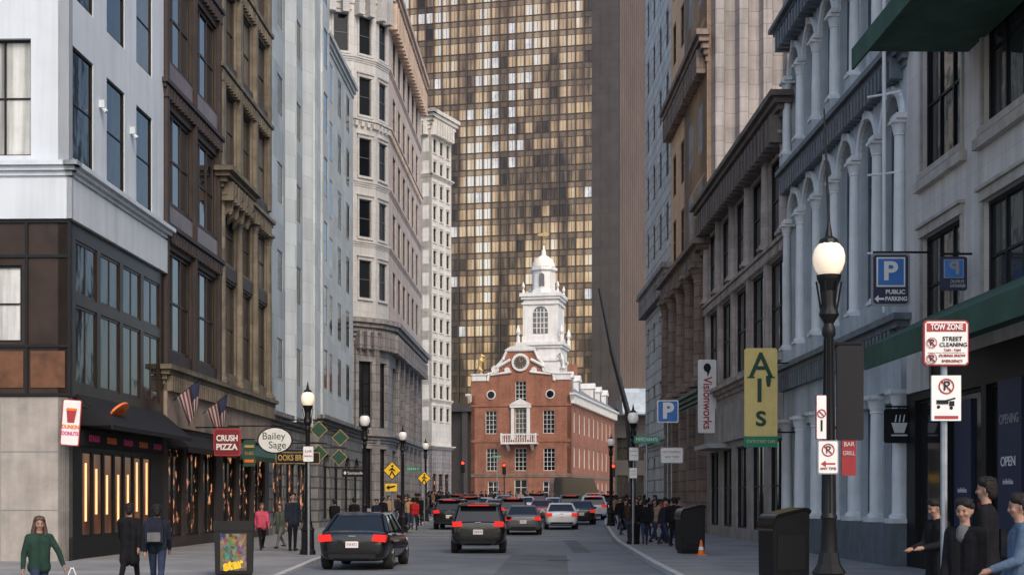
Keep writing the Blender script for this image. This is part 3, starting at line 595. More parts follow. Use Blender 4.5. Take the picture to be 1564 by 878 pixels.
# R2
b=right(49.6,'arcaded_building','blue grey painted building with rows of arched windows between pale columns')
f=Fac(b); n=6; pt=14.1/n; hw=.86
ca=[(pt*(i+.5)-hw,pt*(i+.5)+hw) for i in range(n)]
f.storeys(0,14.1,6.3,13,ca,[(7.1,12.2)],M['blue'],M['navy'],M['gd'],.3,0,2,.08,arch=True)
f.storeys(0,14.1,13,18.2,ca,[(13.8,17.15)],M['blue'],M['navy'],M['gd'],.3,0,1,.08,arch=True,name='upper_wall')
for z1 in(12.2,17.15):
    for c0,c1_ in ca:
        mb=MB(); xc=(c0+c1_)/2; zc=z1-hw
        for i in range(14):
            t0,t1=pi*i/14,pi*(i+1)/14; r0,r1=hw+.0,hw+.2
            mb.prism([(xc+r0*math.cos(t0),zc+r0*math.sin(t0)),(xc+r1*math.cos(t0),zc+r1*math.sin(t0)),(xc+r1*math.cos(t1),zc+r1*math.sin(t1)),(xc+r0*math.cos(t1),zc+r0*math.sin(t1))],'y',-.1,.02)
        mb.box(xc-.12,xc+.12,-.16,.02,z1-.02,z1+.3); f.put(mb,'archivolt',M['blue2'])
for i in range(n+1):
    x=min(max(pt*i,.25),13.85)
    for z0_,z1_ in((6.95,11.3),(13.7,16.25)):
        f.column(x,-.1,z0_,z1_,.16,M['blue2'])
        f.box(x-.3,x+.3,-.26,.02,z1_+.002,z1_+.14,M['blue2'],'impost')
    f.column(x,-.1,1.2,4.55,.2,M['blue2'])
    f.box(x-.33,x+.33,-.3,.02,6.41,6.94,M['blue'],'pedestal'); f.box(x-.33,x+.33,-.3,.02,13.27,13.69,M['blue'],'pedestal')
f.cornice(0,14.1,12.6,13.25,.4,M['navy'],4,.35); f.cornice(0,14.1,5.75,6.4,.45,M['navy'],4,.35); f.cornice(0,14.1,17.6,18.3,.6,M['navy'],5,.45)
f.box(-.02,14.12,-.14,.02,4.56,5.75,M['blue'],'entablature')
f.storeys(0,14.1,0,4.55,ca,[(1.25,4.3)],M['blue'],M['navy'],M['shop'],.3,0,1,.07,name='shopfront'); f.box(-.03,14.13,-.42,.02,0,1.2,M['navy'],'plinth')
mb=MB(); mb.tube((13.7,-.45,6.5),(13.7,-.45,15),.05,.05,8)
for z in(8,10,12): mb.tube((13.7,-.45,z),(13.1,-.7,z+.1),.03,.03,6); mb.tube((13.7,-.45,z),(14.0,-.1,z),.03,.03,6)
f.put(mb,'downpipe',M['blue2'])
# R3
b=right(68.3,'commercial_building','brown grey stone building with big dark projecting cornice above tall windows')
f=Fac(b); c5=cols(.65,2.75,3.68,5)
f.storeys(0,18.6,6.5,15.6,c5,[(7.1,10.5),(11.3,14.2)],M['r3'],M['black'],M['gl'],.18,1,1,.1)
f.cornice(0,18.6,14.7,15.9,.75,M['r3c'],6,.7); f.cornice(0,18.6,10.7,11.05,.25,M['r3'],3,.4); f.cornice(0,18.6,6.3,6.8,.4,M['r3'],3)
for i in range(6): f.column(min(max(.18+3.68*i,.3),18.3),-.05,11.1,14.7,.2,M['r3'],'pilaster')
f.boxes([(.02+3.68*i,.5+3.68*i,-.12,.02,6.81,10.69) for i in range(5)],M['r3'],'pier')
f.storeys(0,18.6,0,6.5,cols(.8,2.6,3.6,5),[(.6,4.0)],M['granite'],M['black'],M['shop'],.2,1,1,.08,name='shopfront')
f.box(0,18.6,-.15,.02,4.3,5.9,M['granite'],'sign_band'); f.box(2,6,-.9,.02,4.05,4.25,M['galv'],'canopy')
# R4
b=right(82,'office_building','tall orange brick tower with grey fluted end wall above brown sandstone base')
f=Fac(b); c4=cols(.9,1.4,3.3,4)
f.storeys(0,13.7,14,47,c4,rows(15.2,2.3,3.7,8),M['obrick'],M['fbrown'],M['gd'],.14,0,1,.08,back=.4)
f.cornice(0,13.7,22.8,24.2,.6,M['sand'],5,.6); f.cornice(0,13.7,13.2,14.2,.8,M['sand'],4,.6); f.cornice(0,13.7,34,34.6,.3,M['obrick'],3,.5)
f.storeys(0,13.7,0,13.2,c4,[(1,4.4),(7.6,11.6)],M['sand'],M['black'],M['gd'],.3,0,1,.08,back=9); f.cornice(0,13.7,6.4,7.1,.6,M['dgreen'],4)
for i in range(5):
    x=min(max(3.3*i+.0,.4),13.3)
    f.column(x,-.25,7.2,13.1,.36,M['sand'])
    f.box(x-.5,x+.5,-.4,.02,0,6.4,M['sand'],'pier')
q=Fac(b,(13.7,0,0),pi/2); q.wall(0,16,14,47,[],M['flute'],back=8,name='end_wall')
for i in range(14):
    mb=MB(); mb.prism([(.2+i*1.15,.02),(.35+i*1.15,-.4),(.75+i*1.15,-.4),(.9+i*1.15,.02)],'z',14,47); q.put(mb,'fluted_pier',M['flute'])
q.cornice(0,16,29,30,.5,M['flute'],3); q.cornice(0,16,38,38.6,.5,M['flute'],3)
# R5
b=right(95.5,'office_building','pale rusticated ashlar building standing at the far end of the right hand row')
f=Fac(b); c6=cols(1,1.2,3.4,4)
f.storeys(0,13.4,15,47,c6,rows(17,2.2,3.8,7),M['r5'],M['fgrey'],M['gd'],.15,0,1,.08,back=10)
f.cornice(0,13.4,14.2,15.4,.6,M['limed'],4,.5); f.storeys(0,13.4,0,14.2,c6,[(1,4.4),(6,9),(10.4,13)],M['r5'],M['black'],M['gd'],.25,0,1,.08,name='base_wall',back=10); f.cornice(0,13.4,4.9,5.5,.4,M['r5'],3)
# ---------------------------------------------------------------- street lamps
def lamp(label,x,D,z,lit=False,src=None):
    r=thing('street_lamp',label,'street lamp',(x,D,z),0,'black iron street lamps with globe tops')
    mb=MB(); mb.lathe([(.24,0),(.24,.12),(.2,.16),(.19,.7),(.22,.74),(.15,.85),(.12,1.0)],(0,0,0),8); mb.build('base',M['black'],r)
    mb=MB(); mb.lathe([(.11,.98),(.09,1.4),(.11,1.44),(.085,1.5),(.07,2.5),(.055,3.7),(.085,3.75),(.085,3.82),(.055,3.9)],(0,0,0),12)
    for i in range(8): t=2*pi*i/8; mb.tube((.083*math.cos(t),.083*math.sin(t),1.5),(.058*math.cos(t),.058*math.sin(t),3.7),.012,.009,5)
    mb.build('shaft',M['black'],r,smooth=True)
    mb=MB(); mb.lathe([(.055,3.88),(.13,4.0),(.1,4.1),(.085,4.3),(.15,4.45),(.16,4.5)],(0,0,0),12)
    for i in range(6): t=i*pi/3; mb.tube((.1*math.cos(t),.1*math.sin(t),4.05),(.16*math.cos(t),.16*math.sin(t),4.42),.013,.013,5)
    mb.build('lamp_holder',M['black'],r)
    mb=MB(); mb.lathe([(.12,4.5),(.17,4.57),(.2,4.66),(.203,4.74),(.182,4.83),(.125,4.9)],(0,0,0),20); mb.build('lamp_globe',M['globe'] if lit else M['globe2'],r,smooth=True)
    mb=MB(); mb.lathe([(.135,4.89),(.115,4.95),(.05,4.99),(.03,5.1),(.01,5.22)],(0,0,0),10); mb.build('finial',M['black'],r)
    return r
near=lamp('tall black street lamp with lit white globe, nearest on the right pavement',X(1266,18),18,zr(18),True)
mb=MB(); mb.tube((0,0,5.15),(-.06,0,6.6),.018,.01,6); mb.build('rod',M['black'],near)
for x,D,lab,s in((470,43,'black street lamp beside the parked black sedan on the left kerb',-1),(557,55,'second street lamp along the left kerb, near the granite building',-1),(615,69.4,'third street lamp along the left kerb, beside yellow crossing sign',-1),(650,89,'farthest street lamp along the left kerb',-1),(967,53,'street lamp on the right pavement beside green street name sign',1),(933,80,'farthest street lamp on the right pavement',1)):
    lamp(lab,X(x,D),D,(zl if s<0 else zr)(D),x==470)
# ---------------------------------------------------------------- signs
def sign(name,label,px,py,D,w,h,m,texts=(),border=None,shape='rect',arm=0,pole=None,cat='sign',group=None,th=.05):
    x,z=X(px,D),Z(py,D); z0=pole if pole is not None else z-h/2
    r=thing(name,label,cat,(x,D,z0),0,group); dz=z-z0
    def pl(w,h,y0,y1):
        mb=MB()
        if shape=='oval': mb.prism([(w/2*math.cos(t*pi/14),dz+h/2*math.sin(t*pi/14)) for t in range(28)],'y',y0,y1)
        elif shape=='diamond': mb.prism([(0,dz-h/2),(w/2,dz),(0,dz+h/2),(-w/2,dz)],'y',y0,y1)
        else:
            c=min(w,h)*.06; mb.prism([(-w/2+c,dz-h/2),(w/2-c,dz-h/2),(w/2,dz-h/2+c),(w/2,dz+h/2-c),(w/2-c,dz+h/2),(-w/2+c,dz+h/2),(-w/2,dz+h/2-c),(-w/2,dz-h/2+c)],'y',y0,y1)
        return mb
    if border:
        pl(w,h,-th/2,th/2).build('frame',M[border],r); b_=(.06 if 'tow' in name else .1)*min(w,h); pl(w-b_,h-b_,-th/2-.006,th/2+.006).build('panel',M[m],r)
    else: pl(w,h,-th/2,th/2).build('panel',M[m],r)
    for t in texts:
        s,tx_,tz,size,tm=t[:5]; kw=dict(t[5]) if len(t)>5 else {}
        rot=kw.pop('rot',(pi/2,0,0)); text(s,size,M[tm],r,(tx_,-th/2-.012,dz+tz),rot,**kw)
    if arm:
        mb=MB()
        for k in(.35,-.35) if h>1.5 else (.42,): 
            mb.tube((-w/2*.9 if arm>0 else w/2*.9,0,dz+h*k+(.12 if h<=1.5 else 0)),(arm,0,dz+h*k+(.12 if h<=1.5 else 0)),.025,.025,6)
        if h<=1.5: mb.tube((0,0,dz+h/2-.02),(0,0,dz+h*.42+.12),.015,.015,6)
        mb.build('bracket',M['black'],r)
    if pole is not None:
        mb=MB(); mb.tube((0,th,0),(0,th,dz+h/2),.035,.035,8); mb.build('pole',M['galv'],r)
    return r
def rbox(r,m,name,x0,x1,z0,z1,y0,y1):
    mb=MB(); mb.box(x0,x1,y0,y1,z0,z1); return mb.build(name,M[m],r)
def ring(r,m,cx,cz,ro,ri,y,slash=True,name='prohibition_ring'):
    mb=MB(); n=20
    for i in range(n):
        t0,t1=2*pi*i/n,2*pi*(i+1)/n
        mb.prism([(cx+ri*math.cos(t0),cz+ri*math.sin(t0)),(cx+ro*math.cos(t0),cz+ro*math.sin(t0)),(cx+ro*math.cos(t1),cz+ro*math.sin(t1)),(cx+ri*math.cos(t1),cz+ri*math.sin(t1))],'y',y-.003,y)
    if slash:
        d=(ro+ri)/2*.7; mb.tube((cx-d,y-.002,cz+d),(cx+d,y-.002,cz-d),.006+ro*.04,.006+ro*.04,4)
    mb.build(name,M[m],r)
r=sign('blade_sign','white upright doughnut shop sign with orange and pink letters on the corner building',106,645,38.4,.5,1.25,'s_white',[('DUNKIN',0,-.12,.14,'s_orange',{'w':.44,'bold':.006}),('DONUTS',0,-.3,.14,'s_pink',{'w':.44,'bold':.006})],border='s_red')
dz=1.25/2
mb=MB(); mb.prism([(-.09,dz),(.09,dz),(.13,dz+.32),(-.13,dz+.32)],'y',-.045,-.03); mb.build('cup_emblem',M['s_red'],r); mb=MB(); mb.prism([(-.15,dz+.325),(.15,dz+.325),(.12,dz+.39),(-.12,dz+.39)],'y',-.045,-.03); mb.build('cup_lid',M['s_orange'],r)
rbox(r,'black','bracket',.1,.35,dz+.45,dz+.5,.0,.55); r.rotation_euler=(0,R(4),R(6))
sign('blade_sign','dark red square pizzeria sign hanging over the left pavement',347,675,52,1.0,1.0,'s_dred',[('CRUSH',0,.14,.3,'s_white',{'w':.78,'bold':.01}),('PIZZA',0,-.18,.3,'s_white',{'w':.78,'bold':.01})],border='s_red',arm=-1.3)
r=sign('blade_sign','small green upright food shop sign beside the dark red pizzeria sign',381,692,55,.45,1.0,'s_dkgreen',[('SUBS',0,.0,.18,'s_gold',{'w':.34})],arm=-1.4); rbox(r,'s_gold','stripe',-.18,.18,.72,.82,-.05,-.03); rbox(r,'s_orange','stripe',-.18,.18,.15,.26,-.05,-.03)
sign('blade_sign','white oval hanging shop sign with dark teal script lettering',420,672,57,1.42,1.08,'s_white',[('Bailey',-.05,.16,.4,'s_dkgreen',{}),('Sage',.1,-.2,.4,'s_dkgreen',{})],border='s_black',shape='oval',arm=-2)
sign('fascia_sign','long black clothing shop sign with gold capitals over left pavement',455,699,63,1.95,.5,'s_black',[('OOKS BRO',-.25,0,.36,'s_gold',{'w':1.25,'bold':.008})],border='s_gold',arm=-2)
for i,(x,y,D) in enumerate(((487,656,68),(520,668,72),(487,692,67),(518,698,71))):
    r=sign('diamond_sign',['upper left','upper right','lower left','lower right'][i]+' of four dark green diamond signs with gold edges above left pavement',x,y,D,.85,.85,'s_dkgreen',(),border='s_gold',shape='diamond',arm=-2.2,group='dark diamond signs')
sign('fascia_sign','small black bank sign with white lettering on the left side',541,722,75,1.25,.42,'s_black',[('Santander',.1,0,.22,'s_white',{'w':.9}),('♦',-.48,0,.2,'s_white')],arm=-1.6)
r=sign('parking_sign','small white kerbside parking sign on pole next to the black sedan',471,693,42.6,.3,.45,'s_white',[('2 HR',0,.08,.1,'s_red'),('PARKING',0,-.06,.06,'s_red')],pole=zl(43))
def walker(r,dz,s):
    mb=MB(); y=-.04
    mb.lathe([(.055*s,y),(.055*s,y+.01)],(.01,0,dz+.2*s),10,0,'y')
    for a,b_ in(((0,.13),(-.01,-.04)),((-.01,-.04),(.12,-.26)),((-.01,-.04),(-.12,-.26)),((0,.1),(.13,-.02)),((0,.1),(-.13,0))):
        mb.tube((a[0]*s,y+.004,dz+a[1]*s),(b_[0]*s,y+.004,dz+b_[1]*s),.032*s,.026*s,6)
    mb.build('walking_figure',M['s_black'],r)
for px,py,D,w,lab in((599,718,65,.86,'larger yellow diamond pedestrian crossing sign on left kerb'),(648,730,79,.78,'smaller distant yellow diamond pedestrian crossing sign on left kerb')):
    r=sign('crossing_sign',lab,px,py,D,w,w,'s_yellow',(),border='s_black',shape='diamond',pole=zl(D)); dz=Z(py,D)-zl(D); walker(r,dz,1.0)
    if px<620:
        rbox(r,'s_yellow','arrow_plate',-.32,.22,dz-.95,dz-.6,-.05,-.02); mb=MB(); mb.prism([(-.28,dz-.78),(-.12,dz-.9),(-.12,dz-.82),(.15,dz-.74),(.13,dz-.68),(-.12,dz-.74),(-.12,dz-.66)],'y',-.062,-.052); mb.build('arrow',M['s_black'],r)
for px,py,D,s,lab,p in((632,716,90,'STATE ST','green street name sign on the left kerb by small yellow sign',1),(988,671,52.5,'MERCHANTS','green street name sign on the right pavement',1),(759,697,138,'COURT','green street name sign in front of the brick hall',1)):
    sign('street_name_sign',lab,px,py,D,.95,.26,'s_green',[(s,0,0,.18,'s_white',{'w':.8})],pole=gz(D)+.1)
# right side signs
def psign(lab,px,py,D,w,h,mir):
    dim='s_white' if mir>0 else 's_grey'
    r=sign('parking_sign',lab,px,py,D,w,h,'s_navy',[('PUBLIC',.12*w,-.24*h,.15*w,dim,{'w':.5*w*mir,'bold':.004}),('PARKING',.14*w,-.37*h,.15*w,dim,{'w':.56*w*mir,'bold':.004})],border='s_navy' if mir<0 else 's_grey',arm=.95 if mir>0 else .4)
    dz=h/2; a=lambda x,z:(mir*x*w,dz+z*h); mb=MB(); mb.prism([a(-.42,-.37),a(-.32,-.3),a(-.32,-.35),a(-.17,-.35),a(-.17,-.39),a(-.32,-.39),a(-.32,-.44)],'y',-.045,-.034); mb.build('arrow',M[dim],r)
    rbox(r,dim,'letter_border',-.37*w,.37*w,dz-.14*h,dz+.42*h,-.042,-.03); rbox(r,'s_blue','letter_field',-.33*w,.33*w,dz-.11*h,dz+.39*h,-.05,-.036); text('P',.66*w,M[dim],r,(0,-.06,dz+.14*h),w=.36*w*mir,bold=.02*w)
psign('dark navy public parking sign with white P hanging from the cream building',1360,427,33,.9,1.22,1)
psign('reflection of the parking sign modelled as smaller blue panel with reversed grey P beside the window of cream building',1456,418,30.4,.58,.72,-1)  # window reflection of the larger sign, built as a mirrored solid panel
r=sign('tow_zone_sign','white and red tow zone sign on steel pole in front of shop awning',1444,524,14.5,.46,.46,'s_white',[('STREET',.06,.04,.062,'s_black'),('CLEANING',.07,-.02,.058,'s_black'),('7AM - 7AM',.06,-.075,.036,'s_red'),('DURING SNOW',.06,-.13,.038,'s_red'),('EMERGENCY',.06,-.185,.038,'s_red'),('P',-.15,-.0,.09,'s_black'),('P',-.15,-.16,.09,'s_black')],border='s_red',pole=zr(14.5))
dz=Z(524,14.5)-zr(14.5); rbox(r,'s_red','header',-.2,.2,dz+.115,dz+.2,-.036,-.03); text('TOW ZONE',.08,M['s_white'],r,(0,-.042,dz+.158),w=.33,bold=.002)
for q in(0,-.16): ring(r,'s_red',-.15,dz+q,.053,.046,-.042)
rbox(r,'s_red','divider',-.19,.19,dz-.101,dz-.098,-.036,-.03)
dd=Z(608,14.5)-zr(14.5); rbox(r,'s_white','lower_plate',-.15,.15,dd-.23,dd+.23,-.03,.0); ring(r,'s_red',0,dd+.12,.08,.066,-.034); text('P',.14,M['s_black'],r,(0,-.04,dd+.12)); rbox(r,'s_red','text_rule',-.12,.12,dd-.21,dd-.18,-.036,-.029)
mb=MB(); mb.box(-.1,.02,-.038,-.03,dd-.06,dd-.02); mb.box(.03,.08,-.038,-.03,dd-.08,dd-.03); mb.tube((-.08,-.034,dd-.09),(-.08,-.03,dd-.09),.018,.018,8); mb.tube((.05,-.034,dd-.1),(.05,-.03,dd-.1),.018,.018,8); mb.tube((-.02,-.034,dd-.03),(.09,-.034,dd+.0),.008,.008,5); mb.build('tow_truck_symbol',M['s_black'],r)
r=sign('no_parking_sign','white no parking plate with red ring fixed to the near lamp post',1264,698,17.7,.26,.42,'s_white',[('P',0,.09,.13,'s_black'),('ANY TIME',0,-.14,.045,'s_red')],border='s_grey'); ring(r,'s_red',0,.21+.09,.08,.066,-.035); mb=MB(); mb.prism([(-.09,.13),(-.03,.09),(-.03,.12),(.09,.12),(.09,.14),(-.03,.14),(-.03,.17)],'y',-.036,-.03); mb.build('arrow',M['s_red'],r)
r=sign('no_turn_sign','narrow angled white no turn sign on the near lamp post above no parking plate',1254,637,17.75,.13,.55,'s_white',(),border='s_red'); ring(r,'s_red',0,.32,.055,.042,-.035); rbox(r,'s_black','turn_arrow',-.012,.012,.1,.24,-.036,-.03)
r=sign('banner','black fabric banner hanging beside the near lamp post',1298,600,18.1,.34,1.2,'s_black',(),arm=-.25,cat='banner')
sign('banner','small red banner on the shopfront behind the near lamp post',1296,692,24,.24,.75,'s_red',[('BAR',0,.15,.1,'s_white'),('GRILL',0,0,.1,'s_white',{'w':.2})],arm=-.35,cat='banner')
r=sign('hanging_sign','square black sign with white cup emblem on iron bracket by the pale columns',1373,650,35.4,.75,.85,'s_black',(),border='black',arm=.5)
mb=MB(); mb.prism([(-.2,.5),(.2,.5),(.12,.25),(-.12,.25)],'y',-.045,-.034); mb.box(-.2,.2,-.045,-.034,.17,.21)
for x in(-.1,0,.1): mb.tube((x,-.04,.52),(x+.03,-.04,.7),.02,.012,6)
mb.build('cup_emblem',M['s_white'],r)
r=sign('banner','yellow vertical cafe banner with dark green letters on the right side',1162,607,47.5,1.1,3.3,'s_mustard',[('A',0,1.05,1.15,'s_dkgreen',{'bold':.012}),('l',-.05,.2,1.1,'s_dkgreen',{'bold':.02}),("'",.25,.2,1.2,'s_dkgreen',{'bold':.03}),('s',0,-.62,1.05,'s_dkgreen',{'bold':.012})],arm=1.4,cat='banner')
dz=1.65
for xa,xb,z in((-.46,-.2,dz+.65),(.18,.46,dz+.65)): rbox(r,'s_dkgreen','letter_serif',xa,xb,z,z+.045,-.045,-.03)
rbox(r,'s_green','footer',-.56,.56,.0,.36,-.04,.04); text('STATE STREET CAFE',.14,M['s_mustard'],r,(0,-.05,.18),w=.95)
r=sign('banner','tall white vertical optician banner with dark red sideways lettering',1080,605,65,.84,3.35,'s_white',[('Visionworks',0,-.3,.55,'s_red',{'rot':(pi/2,pi/2,0),'w':2.4,'bold':.01})],border='s_white',arm=.7,cat='banner')
mb=MB(); mb.ell((0,-.045,2.98),(.17,.02,.2),14); mb.prism([(-.02,2.85),(.17,2.95),(.02,2.55)],'y',-.05,-.03); mb.build('eye_emblem',M['s_black'],r)
r=sign('parking_sign','square blue parking sign with large white P further down right side',1020,628,60,.9,.95,'s_blue',[('P',0,0,.9,'s_white',{'bold':.04})],border='s_white',pole=zr(60))
for i,(px,py,D,w,h,lab) in enumerate(((1026,695,58,.95,.66,'wide white street sign beneath the blue parking sign'),(968,693,52.8,.36,.5,'white regulation sign on pole by the right lamp'),(967,722,52.7,.3,.4,'lower small white plate by the right lamp'))):
    sign('regulation_sign',lab,px,py,D,w,h,'s_white',[('NO STOPPING',0,h*.2,.1*w*1.2,'s_red',{'w':w*.8}),('ANY TIME',0,-h*.1,.1*w,'s_black',{'w':w*.6})],border='s_grey',pole=zr(D))
# traffic lights
for px,py,D,lab in((770,714,139,'traffic signal showing red in front of the brick hall'),(707,711,132,'traffic signal showing red left of the brick hall'),(936,716,118,'traffic signal showing red on the right of the brick hall')):
    z=gz(D)+.1; t=thing('traffic_light',lab,'traffic light',(X(px,D),D,z)); h=Z(py,D)-z
    mb=MB(); mb.tube((0,.15,0),(0,.15,h+.5),.06,.05,8); mb.build('pole',M['black'],t); mb=MB(); mb.box(-.18,.18,-.12,.12,h-.65,h+.45)
    for k in range(3): mb.lathe([(.15,-.3),(.15,-.12)],(0,0,h+.25-k*.33),10,0,'y')
    mb.build('housing',M['black'],t)
    for k,m in enumerate(('red_light','s_black','s_black')): mb=MB(); mb.lathe([(.14,-.315),(.14,-.29)],(0,0,h+.25-k*.33),10,0,'y'); mb.build('lens',M[m],t)
# flags
for px,py,D,lab in((281,615,49,'dark striped flag hanging from pole on the tan sign band, nearer one'),(324,635,53,'dark striped flag hanging from pole on the tan sign band, farther one')):
    x0=XL(D); t=thing('flag',lab,'flag',(x0,D,Z(py,D)-.9)); mb=MB(); mb.tube((0,0,.9),(1.15,-.2,1.75),.018,.014,6); mb.build('pole',M['black'],t)
    mb=MB(); nx,nz=14,13
    def fp(i,k): u=i/nx; v=k/nz; return (1.08-.8*u*(1-.62*v)-.1*v,-.18+.09*math.sin(u*13+v*1.5)*(.3+v),1.68-.6*u-v*(.95+.1*u))
    for i in range(nx):
        for k in range(nz): mb.poly([fp(i,k),fp(i+1,k),fp(i+1,k+1),fp(i,k+1)],2 if (i<6 and k<7) else (0 if i%2==0 else 1))
    mb.build('cloth',[M['flag_red'],M['flag_white'],M['flag_blue']],t,smooth=True)
# ---------------------------------------------------------------- bins
M['poster']=mat('colourful_poster',(.5,.4,.1),.4,var=0,bump=0)
nt=M['poster'].node_tree; v=nt.nodes.new('ShaderNodeTexVoronoi'); v.inputs['Scale'].default_value=9; hs_=nt.nodes.new('ShaderNodeMix'); hs_.data_type='RGBA'; hs_.blend_type='MULTIPLY'; hs_.inputs[0].default_value=1
nt.links.new(v.outputs['Color'],hs_.inputs[6]); hs_.inputs[7].default_value=(.24,.2,.15,1); nt.links.new(hs_.outputs[2],nt.nodes['Principled BSDF'].inputs['Base Color'])
D=33.5; t=thing('litter_bin','black litter bin with colourful poster and yellow word on left kerb','litter bin',(X(358,D),D,zl(D)),R(8))
mb=MB(); mb.prism([(-.42,.05),(.42,.05),(.44,1.05),(-.44,1.05)],'y',-.38,.38); mb.box(-.4,.4,-.34,.34,0,.05); mb.build('body',M['black'],t)
mb=MB(); mb.prism([(-.4,1.05),(.4,1.05),(.4,1.2),(-.4,1.28)],'x',-.46,.46); mb.build('lid',M['black'],t)
mb=MB(); mb.box(-.3,.3,-.4,-.382,.12,.98); mb.build('poster',M['poster'],t); text('star',.3,M['s_yellow'],t,(0,-.412,.26),(pi/2,-.2,0),w=.48,bold=.02)
M['binlid']=mat('black_gloss_plastic',(.012,.012,.013),.22,var=.2,bump=0,spec=.5)
def cabinet(px,D,lab,s,rz):
    t=thing('street_cabinet',lab,'bin',(X(px,D),D,zr(D)),rz); w=.36*s
    arc=[(-.42*s+.16*s*(1-math.cos(pi/2*i/6)),1.12*s+.3*s*math.sin(pi/2*i/6)) for i in range(7)]+[(.28*s+.14*s*math.sin(pi/2*i/6),1.46*s+.08*s*math.cos(pi/2*i/6)) for i in range(7)]
    mb=MB(); mb.prism([(.38*s,.1),(-.38*s,.1)]+[(x*.93,z-.03) for x,z in arc],'y',-w,w); mb.build('body',M['black'],t)
    mb=MB(); a2=arc+[(x*.92,z-.05) for x,z in arc[::-1]]; mb.prism(a2,'y',-w-.03,w+.03); mb.build('hood',M['binlid'],t)
    mb=MB(); mb.box(-.3*s,.3*s,-w-.02,-w+.01,.3*s,1.0*s); mb.build('door',M['s_black'],t)
    mb=MB(); mb.box(-.34*s,.34*s,-w*.8,w*.8,0,.1); mb.build('foot',M['black'],t)
cabinet(1197,28,'large black street bin with curved hood on right pavement, nearer one',.98,R(14)); cabinet(1054,44,'smaller black street bin further along right pavement beside orange cone',.98,R(8))
D=42.5; t=thing('traffic_cone','small orange traffic cone beside the farther street bin','cone',(X(1071,D),D,zr(D)))
mb=MB(); mb.lathe([(.1,.03),(.03,.44),(.015,.46)],(0,0,0),12); mb.build('cone_body',M['s_orange'],t); mb=MB(); mb.box(-.15,.15,-.15,.15,0,.035); mb.build('foot',M['s_orange'],t); mb=MB(); mb.lathe([(.083,.16),(.062,.26)],(0,0,0),12); mb.build('band',M['s_white'],t)
